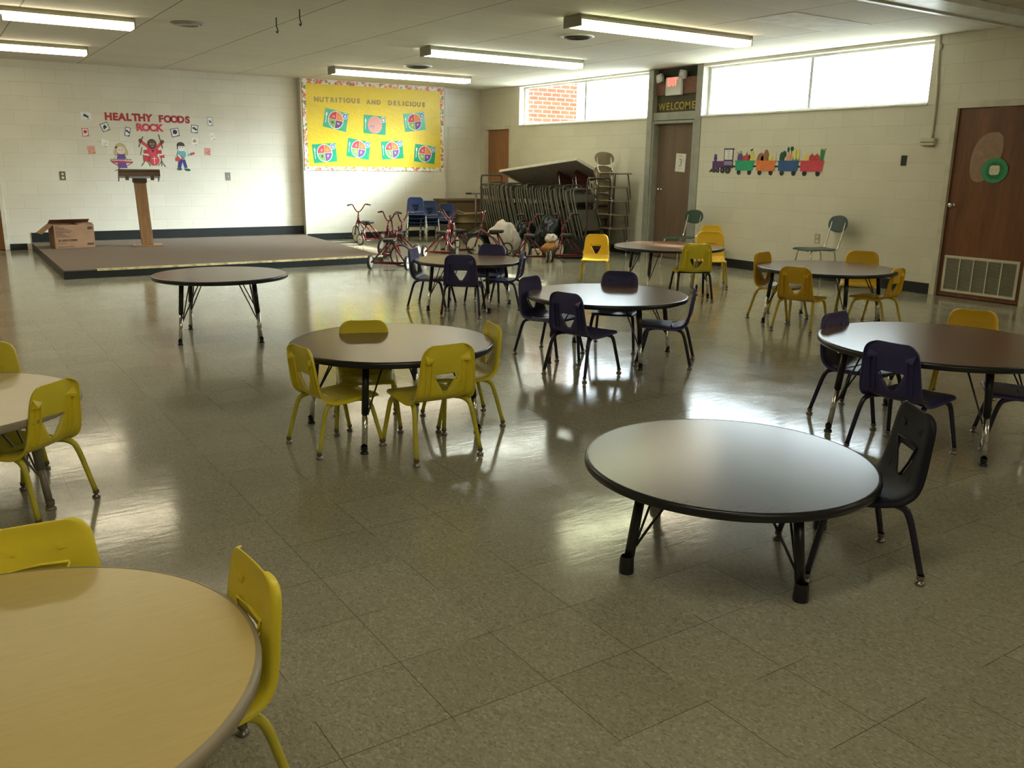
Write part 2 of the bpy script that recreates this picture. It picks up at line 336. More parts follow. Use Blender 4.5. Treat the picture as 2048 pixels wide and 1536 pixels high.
def rect(x0, y0, x1, y1): return [(x0, y0), (x1, y0), (x1, y1), (x0, y1)]
def bar2(x0, y0, x1, y1, w):
    d = Vector((x1 - x0, y1 - y0)).normalized() * w / 2; n_ = Vector((-d.y, d.x))
    return [(x0 + n_.x, y0 + n_.y), (x1 + n_.x, y1 + n_.y), (x1 - n_.x, y1 - n_.y), (x0 - n_.x, y0 - n_.y)]
def flat(name, polys, mat, parent, layer=0, th=.002):
    bm = nb()
    if polys and isinstance(polys[0][0], (int, float)): polys = [polys]
    for k, p_ in enumerate(polys): prism(bm, p_, layer * th + k * .00008, (layer + 1) * th + k * .00008)
    return obj(name, bm, mat, parent)
BW = (PI / 2, 0, 0)          # back wall: local x right, y up, z into the room
RW = (PI / 2, 0, -PI / 2)    # right wall
def wallrot(base, a):        # rotation a in the wall plane
    return (Euler(base).to_matrix() @ Matrix.Rotation(a, 3, 'Z')).to_euler()[:]
def letter_mesh(ch, size, depth, bold=0.0):
    cu = bpy.data.curves.new('letter', 'FONT'); cu.body = ch; cu.size = size; cu.extrude = depth / 2; cu.offset = bold; cu.align_x = 'CENTER'
    o = bpy.data.objects.new('letter_tmp', cu); C.objects.link(o)
    dg = bpy.context.evaluated_depsgraph_get(); me = bpy.data.meshes.new_from_object(o.evaluated_get(dg))
    bpy.data.objects.remove(o); bpy.data.curves.remove(cu)
    return me
def text_part(name, s, size, mat, parent, loc, depth=.0015, bold=0, rot=(0, 0, 0), sx=1):
    me = letter_mesh(s, size, depth, bold); me.materials.clear(); me.materials.append(M[mat])
    o = bpy.data.objects.new(name, me); C.objects.link(o); o.parent = parent; o.location = loc; o.rotation_euler = rot; o.scale = (sx, 1, 1); return o

# ================================================================== THE ROOM
bm = nb(); box(bm, -4.2, W + .2, -5.2, D + .2, -.06, 0); struct(obj('floor', bm, 'floor'))
bm = nb(); box(bm, -4.2, W + .2, -5.2, D + .2, H, H + .06); struct(obj('ceiling', bm, 'ceil'))
# back wall: left part with a door opening, then the proud bay, then to the corner
bm = nb()
box(bm, -4.0, .08, D, D + .2, 0, H); box(bm, .08, .95, D, D + .2, 2.06, H); box(bm, .95, W + .2, D, D + .2, 0, H); box(bm, .08, .95, D + .15, D + .2, 0, 2.06)
struct(obj('wall_back', bm, 'wallX'))
bm = nb(); box(bm, 5.76, 8.655, DB, D - .0005, 0, H); struct(obj('wall_bay', bm, 'wallX'))
bm = nb()
T = .2
def seg(y0, y1, z0, z1): box(bm, W, W + T, y0, y1, z0, z1)
seg(15.53, D + .2, 0, H); seg(14.63, 15.53, 2.12, H); seg(14.32, 14.63, 0, H)
seg(10.69, 14.32, 0, 2.13); seg(10.69, 14.32, 2.815, H)
seg(6.04, 9.55, 0, 2.125); seg(6.04, 9.55, 2.80, H)
seg(5.70, 6.04, 0, H); seg(4.68, 5.70, 2.10, H); box(bm, W + .15, W + .2, 4.68, 5.70, 0, 2.10); box(bm, W + .15, W + .2, 14.63, 15.53, 0, 2.12); box(bm, W + .15, W + .2, 9.55, 10.69, 0, H); seg(-5.2, 4.68, 0, H)  # thin boxes added behind the door openings keep outside light from leaking in
struct(obj('wall_right', bm, 'wallY'))
bm = nb(); box(bm, -4.2, -4.0, -5.2, D + .2, 0, H); struct(obj('wall_left', bm, 'wallY'))
bm = nb(); box(bm, -4.0, W, -5.2, -5.0, 0, H); struct(obj('wall_front', bm, 'wallX'))
# baseboards
def base(name, boxes):
    b_ = nb()
    for q in boxes: box(b_, *q)
    struct(obj(name, b_, 'base'))
base('baseboard_back', [(-3.98, .02, D - .008, D, 0, .10), (1.0, 1.24, D - .008, D, 0, .10), (1.31, 5.76, D - .010, D, .112, .262), (5.762, 8.66, DB - .008, DB, 0, .12), (8.66, 9.55, D - .008, D, 0, .12)])
base('baseboard_right', [(W - .008, W, 10.70, 14.58, 0, .12), (W - .008, W, 5.745, 9.545, 0, .125), (W - .008, W, -4.9, 4.63, 0, .125)])
base('baseboard_left', [(-4, -3.99, -4.9, D - .02, 0, .12)])
# bay corner trim
bm = nb(); box(bm, 5.745, 5.765, DB - .006, DB + .03, 0, H); box(bm, 8.645, 8.668, DB - .006, DB + .03, 0, H); struct(obj('trim_1', bm, 'cream'))
# door_1 on the back wall, far left
def door(n, parts_axis, frame_mat, slab_mat, a0, a1, top, inset=.05, jamb=.055, knob=None, root_label=None):
    """door in the right wall (axis y) or back wall (axis x); a0<a1 opening"""
    r = struct(bpy.data.objects.new('door_%d' % n, None)); C.objects.link(r)
    fr = nb(); sl = nb()
    if parts_axis == 'y':
        for (p0, p1, z0, z1) in ((a0 - jamb + .01, a0 + .015, 0, top + jamb), (a1 - .015, a1 + jamb - .01, 0, top + jamb), (a0 + .015, a1 - .015, top - .01, top + jamb)):
            box(fr, W - .014, W + .10, p0, p1, z0, z1)
        box(sl, W + inset, W + inset + .04, a0 + .015, a1 - .015, .008, top - .01)
    else:
        for (p0, p1, z0, z1) in ((a0 - jamb + .01, a0 + .015, 0, top + jamb), (a1 - .015, a1 + jamb - .01, 0, top + jamb), (a0 + .015, a1 - .015, top - .01, top + jamb)):
            box(fr, p0, p1, D - .014, D + .10, z0, z1)
        box(sl, a0 + .015, a1 - .015, D + inset, D + inset + .04, .008, top - .01)
    obj('door_frame', fr, frame_mat, r, bevel=.003); obj('door_panel', sl, slab_mat, r, bevel=.002)
    if knob:
        k = nb(); lathe(k, [(.026, 0), (.026, -.006), (.012, -.010), (.010, -.035), (.024, -.045), (.028, -.058), (.020, -.070), (0, -.072)], 16, (knob[0], knob[1], knob[2]), 'x' if parts_axis == 'y' else 'y')
        obj('door_knob', k, 'chrome', r, smooth=True)
    return r
door(1, 'x', 'cream', 'door_orange', .09, .945, 2.05)
door(2, 'y', 'cream', 'door_orange', 14.64, 15.52, 2.08, .05, knob=None)
d3 = door(3, 'y', 'grey_paint', 'door_brown', 9.69, 10.56, 2.045, .10, jamb=.03, knob=(W + .10, 10.44, 1.05))
d4 = door(4, 'y', 'cream', 'door_red', 4.70, 5.68, 2.065, .03, knob=(W + .03, 5.60, 1.02))
# door 3 bay: posts, header, boards
bm = nb(); box(bm, W - .035, W + .15, 10.575, 10.69, 0, H); box(bm, W - .015, W + .15, 9.55, 9.675, 0, H)
box(bm, W - .005, W + .13, 9.675, 10.575, 2.085, 2.20)
struct(obj('trim_2', bm, 'grey_paint', bevel=.003))
bm = nb(); box(bm, W + .06, W + .13, 9.675, 10.575, 2.20, 2.455); o = obj('trim_3', bm, 'olive'); struct(o)
bm = nb(); box(bm, W + .03, W + .09, 9.675, 10.575, 2.455, 2.69); struct(obj('trim_4', bm, 'hdrwood'))
bm = nb(); box(bm, W + .06, W + .13, 9.675, 10.575, 2.69, H); struct(obj('trim_5', bm, 'blackgreen'))
# dropped track on the ceiling near door 4
bm = nb(); box(bm, -3.9, W - .002, 4.66, 5.06, H - .035, H); box(bm, -3.9, W - .002, 5.03, 5.09, H - .05, H); box(bm, -3.9, W - .002, 4.62, 4.68, H - .06, H); struct(obj('trim_6', bm, 'white_paint', bevel=.004))
bm = nb(); box(bm, 7.12, 8.32, 5.98, 6.57, H - .004, H); M['new_tile'] = plain('newer_ceiling_tile', (.84, .83, .78), .8, spec=.3); struct(obj('trim_7', bm, 'new_tile'))
# windows
def window(n, y0, y1, z0, z1, mull, fmat):
    r = struct(bpy.data.objects.new('window_%d' % n, None)); C.objects.link(r)
    f = nb(); xo = W + .11
    box(f, xo, xo + .05, y0, y0 + .045, z0, z1); box(f, xo, xo + .05, y1 - .045, y1, z0, z1)
    box(f, xo, xo + .05, y0 + .045, y1 - .045, z0, z0 + .035); box(f, xo, xo + .05, y0 + .045, y1 - .045, z1 - .03, z1)
    obj('window_frame', f, fmat, r, bevel=.003)
    f = nb(); box(f, xo - .01, xo + .05, mull - .022, mull + .022, z0 + .035, z1 - .03); obj('window_mullion', f, 'alu', r, bevel=.003)
    f = nb(); box(f, W - .02, xo, y0 - .01, y1 + .01, z0 - .018, z0 + .004); obj('window_sill', f, 'white_paint', r, bevel=.003)
    for (a, b_) in ((y0 + .045, mull - .022), (mull + .022, y1 - .045)):
        g = nb(); box(g, xo + .02, xo + .026, a, b_, z0 + .035, z1 - .03); obj('window_pane', g, 'glass', r)
window(1, 10.69, 14.32, 2.13, 2.815, 12.43, 'white_paint')
window(2, 6.04, 9.55, 2.125, 2.80, 7.75, 'white_paint')

# ================================================================== OUTSIDE (seen through the windows, and an added overhang)
bm = nb(); box(bm, W + .2, 40, -20, 45, -.5, -.45); o = obj('outdoor_paving', bm, 'grass'); struct(o)
t = thing('brick_building', 'sunlit red brick building seen through the window nearest the corner', 'building', (10.5, 20.0, -.45))
bm = nb(); box(bm, 0, 4.75, .0, 5, 0, 5.6); obj('brick_wall', bm, 'brick', t)
bm = nb(); box(bm, -.3, 5.0, -.3, 5.3, 5.6, 5.8); obj('roof_edge', bm, 'white_paint', t)
bm = nb(); box(bm, W + .2, W + 1.0, -5, D + .2, H + .12, H + .22); struct(obj('trim_8', bm, 'sun_overhang'))  # unseen roof overhang, added to narrow the sun strip on the floor
def tree(loc, h, rad, label, seed):
    random.seed(seed); t = thing('tree', label, 'tree', loc, group='trees outside the windows')
    bm = nb(); tube(bm, [(0, 0, 0), (.1, .05, h * .3), (0, .1, h * .55)], .16, 8, r2=.08); obj('trunk', bm, 'bark', t)
    bm = nb()
    for i in range(1500):
        a, b_ = random.uniform(0, 2 * PI), random.uniform(-1, 1); rr = rad * random.uniform(.35, 1) ** .5
        c = Vector((rr * math.cos(a) * math.sqrt(1 - b_ * b_), rr * math.sin(a) * math.sqrt(1 - b_ * b_), h * .68 + rr * b_ * 1.1))
        u = Vector((random.gauss(0, 1), random.gauss(0, 1), random.gauss(0, 1))).normalized(); v_ = u.orthogonal().normalized(); s = random.uniform(.08, .16)
        q = [bm.verts.new(c + u * s), bm.verts.new(c + v_ * s * .5), bm.verts.new(c - u * s), bm.verts.new(c - v_ * s * .5)]; bm.faces.new(q)
    obj('foliage', bm, 'leaf', t)
tree((15.0, 4.7, -.45), 8.8, 2.4, 'pale leafy tree outside the large window, left one', 3)
tree((18.5, .2, -.45), 7.5, 2.2, 'leafy tree outside the large window near its right end', 4)
# ================================================================== STACKING CHAIRS
PROF = [(.186, .286, .148), (.191, .298, .156), (.172, .306, .162), (.10, .305, .166), (.0, .298, .169), (-.075, .295, .169), (-.120, .303, .168), (-.146, .322, .166),
        (-.158, .345, .164), (-.165, .375, .161), (-.170, .405, .158), (-.175, .440, .154), (-.179, .468, .151), (-.185, .515, .146), (-.190, .552, .140), (-.193, .577, .118), (-.194, .588, .082)]
HC = {8: .014, 9: .034, 10: .054, 11: .074}
def shell_bm(fold=0.0, hole=True):
    bm = nb(); rows = []
    n = len(PROF)
    for i, (x, z, w_) in enumerate(PROF):
        a, b = PROF[max(0, i - 1)], PROF[min(n - 1, i + 1)]; t = Vector((b[0] - a[0], b[1] - a[1])).normalized(); nm = Vector((t.y, -t.x))  # towards sitter
        if nm.y < 0 and i < 6: nm = -nm
        if i >= 7 and nm.x < 0: nm = -nm
        if i < 7 and nm.y < 0: nm = -nm
        c = HC.get(i, .074 if i > 8 else .045)
        if i == 7: c = .022
        dish = .010 if 2 <= i <= 14 else .004
        lip = .022 if 1 <= i <= 15 else .012
        ys = [-w_, -w_ * .975, -w_ * .91, -(c + (w_ * .91 - c) * .45), -c, -c * .45, 0]; ys = ys + [-q for q in ys[:-1]][::-1]
        row = []
        for k, y in enumerate(ys):
            o_ = -dish * (1 - (y / w_) ** 2)
            if k in (0, 12): o_ = -lip
            if k in (1, 11): o_ = -lip * .45
            if fold and i >= 7: o_ -= fold * (1 - abs(y) / w_) * min(1, (i - 6) / 4)
            row.append(bm.verts.new((x + nm.x * o_, y, z + nm.y * o_)))
        rows.append(row)
    for i in range(n - 1):
        for k in range(12):
            if hole and 8 <= i <= 10 and 4 <= k <= 7: continue
            bm.faces.new((rows[i][k], rows[i][k + 1], rows[i + 1][k + 1], rows[i + 1][k]))
    return bm
def shell_point(z, y, off):
    for a, b in zip(PROF[7:], PROF[8:]):
        if a[1] <= z <= b[1]:
            f = (z - a[1]) / (b[1] - a[1]); x = a[0] + (b[0] - a[0]) * f; return (x - off - .008, y, z)
def make_chair(label, smat, lmat, fold=0.0, loc=(0, 0, 0), rot=0, group=None, scale=1, hole=True, full=True):
    t = thing('stacking_chair', label, 'chair', loc, rot, group); t.scale = (scale,) * 3
    sh = obj('seat_shell', shell_bm(fold, hole), smat, t, True, sub=2 if not fold else 1, solid=.006)
    if full:
        for s in (-1, 1):
            bm = nb(); y = .098 * s; zs = [.335, .38, .43, .47, .505]
            for dy in (-.014, .014):
                prev = None
                for z in zs:
                    a = shell_point(z, y + dy - .002, -.004 + fold * .6); b = shell_point(z, y + dy + .002, .012 + fold * .6)
                    q = [bm.verts.new((a[0], y + dy - .002, z)), bm.verts.new((a[0], y + dy + .002, z)), bm.verts.new((b[0], y + dy + .002, z)), bm.verts.new((b[0], y + dy - .002, z))]
                    if prev:
                        for k in range(4): bm.faces.new((prev[k], prev[(k + 1) % 4], q[(k + 1) % 4], q[k]))
                    else: bm.faces.new(q)
                    prev = q
                bm.faces.new(prev[::-1])
            # tab at the top
            a = shell_point(.535, y, 0); z0 = .500
            v = [bm.verts.new((a[0] + .004, y + .024 * s, .545)), bm.verts.new((a[0] + .008, y - .05 * s, .520)), bm.verts.new((a[0] - .020 - fold * .4, y + .020 * s, .512)),
                 bm.verts.new((a[0] + .006, y + .024 * s, z0)), bm.verts.new((a[0] + .010, y - .045 * s, z0 + .005)), bm.verts.new((a[0] - .018 - fold * .4, y + .018 * s, z0))]
            for f in ((0, 1, 2), (3, 5, 4), (0, 3, 4, 1), (1, 4, 5, 2), (2, 5, 3, 0)): bm.faces.new([v[q] for q in f])
            obj('back_rib', bm, smat, t)
        if hole and not fold:
            bm = nb(); P = [shell_point(.466, 0, -.004), shell_point(.464, .074, -.006), shell_point(.462, .078, -.006), shell_point(.40, .050, -.005), shell_point(.345, .016, -.004), shell_point(.345, -.016, -.004), shell_point(.40, -.050, -.005), shell_point(.462, -.078, -.006), shell_point(.464, -.074, -.006)]
            tube(bm, P, .0045, 6, closed=True); obj('hole_rim', bm, smat, t, True)
    bm = nb()
    for x in (.03, -.05): tube(bm, [(x, -.135, .283), (x, .135, .283)], .0115, 8)
    for y in (-.11, .11): tube(bm, [(.05, y, .285), (-.08, y, .285)], .009, 8)
    obj('seat_frame', bm, lmat, t, True)
    for s in (-1, 1):
        for path in ([(.02, .115, .284), (.075, .140, .283), (.118, .153, .268), (.136, .159, .235), (.150, .165, .18), (.184, .179, .034)],
                     [(-.04, .115, .284), (-.09, .140, .283), (-.132, .153, .268), (-.151, .159, .235), (-.167, .165, .18), (-.204, .179, .034)]):
            bm = nb(); P = spline([(a, b * s, c) for a, b, c in path], 4); tube(bm, P, .0140, 10, r2=.0112)
            lg = obj('leg', bm, lmat, t, True)
            e = path[-1]; bm = nb(); lathe(bm, [(.0135, .036), (.0135, .022), (.008, .018), (.010, .014), (.017, .010), (.0185, .004), (.016, 0)], 12, (e[0] + (.001 if e[0] > 0 else -.001), e[1] * s, 0))
            obj('foot_glide', bm, 'darkchrome', lg, True)
    return t
R_ = math.radians
def reuse(first, flag=[]):
    used = {'n': 0}
    def f(x, y, deg, s, label, group, z=0, rot=None):
        if used['n'] == 0:
            used['n'] = 1; first.location = (x, y, z); first.rotation_euler = (0, 0, R_(deg)) if rot is None else rot; first.scale = (s,) * 3; first['label'] = label; first['group'] = group; return first
        return dup(first, (x, y, z), (0, 0, R_(deg)) if rot is None else rot, label, group, s)
    return f
GY = 'yellow chairs at the low tables'; GP = 'dark purple chairs at the round tables'; GG = 'golden yellow chairs at the far tables'
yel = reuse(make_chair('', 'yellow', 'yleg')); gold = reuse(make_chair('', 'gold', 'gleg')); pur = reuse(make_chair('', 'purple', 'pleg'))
yel(1.592, 4.01, 7, .90, 'lemon yellow chair at the left side of the middle table', GY)
yel(1.956, 3.69, 89, .97, 'lemon yellow chair in front of the middle table, ribbed back to the camera', GY)
yel(2.335, 4.045, 167, .93, 'lemon yellow chair edge-on at the right rim of the middle table', GY)
yel(1.865, 4.245, 248, .93, 'lemon yellow chair behind the middle table, rounded top peeping over the rim', GY)
yel(.197, 3.87, 134, .92, 'lemon yellow chair, ribbed back to the camera, at the left edge beige table', GY)
yel(.14, 4.52, 272, .93, 'lemon yellow chair behind the left edge beige table, only a corner visible', GY)
yel(.318, 1.765, 184, .92, 'lemon yellow chair at the right side of the nearest beige table', GY)
yel(.11, 2.13, 266, .88, 'lemon yellow chair behind the nearest beige table at the left edge', GY)
pur(3.815, 5.248, 290, .98, 'purple chair with a lit lavender back top, left end of the shiny middle table', GP)
pur(3.637, 4.616, 14, .984, 'dark purple chair in front of the shiny table, back towards the camera', GP)
pur(4.357, 4.582, 132, .973, 'dark purple chair at the right end of the shiny middle table, facing left', GP)
pur(4.383, 5.179, 222, .995, 'dark chair behind the shiny middle table, its back rising over the far rim', GP)
pur(4.115, 7.670, 314, .99, 'purple chair at the left end of the far purple-chair table near the tricycles', GP)
pur(4.146, 7.115, 51, 1.0, 'black-looking chair squarely back-on in front of the far purple-chair table', GP)
pur(4.727, 7.315, 135, .95, 'dark purple chair seen sideways at the right end of the far purple-chair table', GP)
pur(4.728, 7.645, 223, 1.0, 'dark chair behind the far purple-chair table, nearest the white sack', GP)
pur(4.356, 2.944, 277, 1.0, 'purple chair at the left end of the large right-edge table', GP)
pur(3.981, 2.427, 4, .995, 'black chair back-on in front of the large table at the right edge', GP)
pur(4.60, 2.17, 125, .98, 'dark purple chair cut off by the right edge of the photo, seat facing left', GP)
make_chair('blue-black chair alone at the right end of the lowest dark table in front', 'navyblack', 'pleg', loc=(2.632, 1.777, 0), rot=R_(145), scale=1.0)
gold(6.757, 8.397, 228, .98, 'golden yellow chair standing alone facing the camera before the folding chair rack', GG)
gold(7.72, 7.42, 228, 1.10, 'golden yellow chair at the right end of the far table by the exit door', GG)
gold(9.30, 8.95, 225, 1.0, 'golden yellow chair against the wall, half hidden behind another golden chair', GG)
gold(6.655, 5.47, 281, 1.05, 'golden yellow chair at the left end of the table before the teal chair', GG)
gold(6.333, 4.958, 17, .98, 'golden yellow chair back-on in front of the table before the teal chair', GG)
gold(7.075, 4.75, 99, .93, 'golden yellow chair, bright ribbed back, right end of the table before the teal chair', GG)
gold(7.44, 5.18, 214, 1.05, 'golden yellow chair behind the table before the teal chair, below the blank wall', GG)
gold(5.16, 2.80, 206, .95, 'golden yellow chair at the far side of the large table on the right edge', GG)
make_chair('yellow chair with creased peaked back and black legs before the exit door table', 'yellow', 'blackmet', fold=.055, loc=(6.80, 6.80, 0), rot=R_(58), scale=1.06)
# blue chairs in low stacks
nav = reuse(make_chair('', 'navy', 'chrome'))
for (x, y, a, n, nm) in ((7.42, 14.45, 247, 4, 'left'), (7.75, 14.55, 243, 3, 'middle'), (8.20, 14.72, 236, 2, 'right')):
    for k in range(n):
        wh = {0: 'bottom', n - 1: 'topmost'}.get(k, 'second from the bottom' if k == 1 else 'third from the bottom')
        f = Vector((math.cos(R_(a)), math.sin(R_(a)))) * .030 * k
        nav(x + f.x, y + f.y, a, 1.0, 'navy blue chair, %s of the %s stack behind the tricycles' % (wh, nm), 'navy blue chairs in stacks', z=.072 * k)

# ================================================================== ROUND TABLES
def table(x, y, z, R, feet, label, top='walnut', edge='edge', legm='blackmet', insert='chrome', low=False, glide='blackmet'):
    t = thing('round_table', label, 'table', (x, y, 0), 0, 'low round tables')
    bm = nb(); lathe(bm, [(0, z - .004), (R - .010, z - .004), (R - .010, z), (R - .014, z + .0008), (0, z + .0008)], 96); obj('tabletop', bm, top, t)
    bm = nb(); lathe(bm, [(R - .012, z - .030), (R - .004, z - .030), (R, z - .025), (R + .001, z - .012), (R - .001, z - .003), (R - .006, z + .001), (R - .012, z + .0012)], 96); obj('edge_band', bm, edge, t, True)
    bm = nb(); lathe(bm, [(0, z - .028), (R - .012, z - .028), (R - .012, z - .005), (0, z - .005)], 64); obj('underside', bm, 'tabunder', t)
    for a in feet:
        c, s = math.cos(R_(a)), math.sin(R_(a)); rt, rf = R - .125, R - .070
        P = lambda f: Vector(((rt + (rf - rt) * f) * c, (rt + (rf - rt) * f) * s, (z - .03) * (1 - f)))
        k = .93 if low else (.56 if z < .5 else .50)
        bm = nb(); tube(bm, [P(0), P(k)], .0178, 14); lg = obj('leg', bm, legm, t, True)
        if low:
            bm = nb(); q = P(1); lathe(bm, [(.021, .062), (.024, .055), (.027, .01), (.026, 0)], 16, (q.x, q.y, 0)); obj('foot_cup', bm, legm, lg, True)
        else:
            bm = nb(); tube(bm, [P(k - .01), P(.965)], .0145, 12); obj('leg_insert', bm, insert, lg, True)
            q = P(.985); bm = nb(); lathe(bm, [(.0165, .040), (.0165, .02), (.011, .016), (.020, .008), (.021, 0)], 14, (q.x, q.y, 0)); obj('foot_glide', bm, glide, lg, True)
        bm = nb(); tg = Vector((-s, c, 0)); iw = Vector((-c, -s, 0))
        for d in (-1, 1):
            top_ = P(0) + iw * .13 + tg * d * .055 + Vector((0, 0, .0)); bot = P(.62 if not low else .70)
            tube(bm, spline([top_, top_ * .35 + bot * .65 + iw * .012, bot + iw * .012 + Vector((0, 0, -.01)), bot], 4), .0048, 6)
        obj('brace', bm, legm, lg, True)
    return t
table(1.97, 4.13, .475, .535, (-134, 140, -44, 48), 'brown laminate round table ringed by four lemon yellow chairs')
table(2.359, 2.108, .342, .53, (178, -103, -12, 80), 'lowest dark round table in the right foreground, on short black legs', top='charwood', low=True)
table(-.036, 1.775, .41, .522, (20, 110, 200, 290), 'nearest beige maple round table filling the lower left corner', 'maple', 'greyedge', 'beigeleg')
table(-.086, 4.12, .422, .549, (-42, 48, 138, 228), 'beige maple round table cut by the left edge of the photo', 'maple', 'greyedge', 'beigeleg', 'beigeleg', glide='beigeleg')
table(1.91, 7.16, .508, .525, (-152, -68, 36, 112), 'empty dark round table with chrome-footed legs standing before the stage')
table(4.43, 7.52, .472, .53, (-178, -94, -9, 84), 'far round table ringed by four dark purple chairs, near the tricycles')
table(4.15, 5.0, .467, .595, (-101, -16, 79, -180), 'middle round table with a bright window reflection and purple chairs')
table(6.93, 7.30, .530, .614, (-78, 14, 104, 204), 'far round table by the exit door with golden chairs')
table(6.81, 5.10, .518, .612, (148, 238, 328, 58), 'round table before the teal chair by the right wall')
table(4.42, 2.55, .503, .62, (-122, 147, -33, 57), 'large brown round table cut by the right edge of the photo')

# ================================================================== ADULT CHAIRS
M['stackleg'] = plain('dark_stack_steel', (.16, .14, .11), .35, .8)  # darker steel than the chrome posts, for legs in the chair stacks
def adult_chair(label, pm, loc, deg, scale=1, group=None, bz=.735, lm='chrome'):
    t = thing('school_chair', label, 'chair', loc, R_(deg), group); t.scale = (scale,) * 3
    bm = nb(); rings = []
    pr = [(.215, .418), (.225, .430), (.205, .440), (.10, .442), (-.02, .434), (-.14, .436), (-.175, .446)]
    for i, (x, z) in enumerate(pr):
        w_ = (.165, .185, .195, .20, .20, .185, .150)[i]
        rings.append([bm.verts.new((x, y * w_, z - .008 * (1 - y * y) - (.01 if abs(y) == 1 else 0))) for y in (-1, -.85, -.4, 0, .4, .85, 1)])
    for a, b in zip(rings, rings[1:]):
        for k in range(6): bm.faces.new((a[k], a[k + 1], b[k + 1], b[k]))
    obj('seat', bm, pm, t, True, sub=2, solid=.010)
    bm = nb(); g = []
    for j in range(9):
        v = -1 + j / 4; row = []
        for i in range(13):
            u = -1 + i / 6
            su = u * math.sqrt(max(0, 1 - v * v * .45)); sv = v * math.sqrt(max(0, 1 - u * u * .45))
            row.append(bm.verts.new((-.262 - .018 * (1 - u * u) - .03 * (sv * .5), su * .205, bz + sv * .105)))
        g.append(row)
    for a, b in zip(g, g[1:]):
        for k in range(12): bm.faces.new((a[k], a[k + 1], b[k + 1], b[k]))
    obj('backrest', bm, pm, t, True, sub=1, solid=.010)
    for s in (-1, 1):
        bm = nb(); tube(bm, spline([(-.16, .14 * s, .426), (-.20, .145 * s, .45), (-.235, .145 * s, bz - .155), (-.285, .140 * s, bz + .045)], 4), .011, 8); obj('back_post', bm, 'chrome', t, True)
        for P in ([(.02, .12, .424), (.12, .145, .422), (.165, .155, .38), (.20, .185, .02)], [(-.02, .12, .424), (-.12, .145, .422), (-.16, .155, .38), (-.215, .185, .02)]):
            bm = nb(); tube(bm, spline([(a, b * s, c) for a, b, c in P], 4), .0115, 8); lg = obj('leg', bm, lm, t, True)
            bm = nb(); lathe(bm, [(.013, .03), (.013, .012), (.018, .006), (.018, 0)], 10, (P[-1][0], P[-1][1] * s, 0)); obj('foot_glide', bm, 'darkchrome', lg, True)
    bm = nb(); tube(bm, [(.10, -.15, .418), (.10, .15, .418)], .010, 8); tube(bm, [(-.10, -.15, .418), (-.10, .15, .418)], .010, 8); obj('cross_bar', bm, lm, t, True)
    return t
adult_chair('dark teal school chair with chrome posts against the right wall above an outlet', 'bluegreenpl', (9.15, 7.02, 0), 160, 1.0)
adult_chair('dark green school chair with an oval back standing beside the exit door', 'greenpl', (9.05, 9.32, 0), 178, .95)
first = adult_chair('tan school chair on top of the tall stack beside the exit door', 'tan', (9.2, 11.03, .86), -90, 1.0, group='school chairs stacked by the wall', bz=.655, lm='stackleg')
names = ['second', 'third', 'fourth', 'bottom']
for k in range(4):
    dup(first, (9.2, 11.03 + .012 * (k + 1), .645 - .215 * k), R_(-90), 'tan school chair, %s from the top of the tall stack beside the exit door' % names[k] if k < 3 else 'tan school chair at the bottom of the tall stack beside the exit door', 'school chairs stacked by the wall')
mar = None
for (yy, nm) in ((12.05, 'left'), (11.58, 'right')):
    for k in range(4):
        lb = 'maroon school chair, %s of the %s maroon stack under the tilted table' % (('top', 'second', 'third', 'bottom')[k], nm)
        loc = (9.20, yy, .50 - .166 * k)
        if mar is None: mar = adult_chair(lb, 'maroon', loc, -90, 1.0, group='maroon chairs stacked under the tilted table', lm='stackleg')
        else: dup(mar, loc, R_(-90), lb, 'maroon chairs stacked under the tilted table')

# ================================================================== FOLDING CHAIR RACK
t = thing('folding_chair_rack', 'long rust-brown rack holding a row of folded chairs by the right wall', 'rack', (8.83, 12.5, 0))
for yy in (-1.55, 1.62):
    bm = nb(); tube(bm, spline([(-.225, yy, .11), (-.225, yy, .7), (-.225, yy, 1.10)], 3)[:-1] + spline([(-.225, yy, 1.10), (-.215, yy, 1.18), (-.17, yy, 1.205), (.17, yy, 1.205), (.215, yy, 1.18), (.225, yy, 1.10)], 4) + [(.225, yy, .11)], .016, 8)
    obj('end_frame', bm, 'rackmet', t, True)
bm = nb(); box(bm, -.24, -.20, -1.57, 1.64, .10, .14); box(bm, .20, .24, -1.57, 1.64, .10, .14)
for k in range(5): box(bm, -.20, .20, -1.57 + k * .79, -1.53 + k * .79, .10, .14)
obj('base_rail', bm, 'rackmet', t)
for (x, y) in ((-.2, -1.5), (.2, -1.5), (-.2, 1.56), (.2, 1.56)):
    bm = nb(); lathe(bm, [(.02, -.014), (.048, -.014), (.05, 0), (.048, .014), (.02, .014)], 16, (x, y, .05), 'x'); obj('caster', bm, 'tire', t, True)
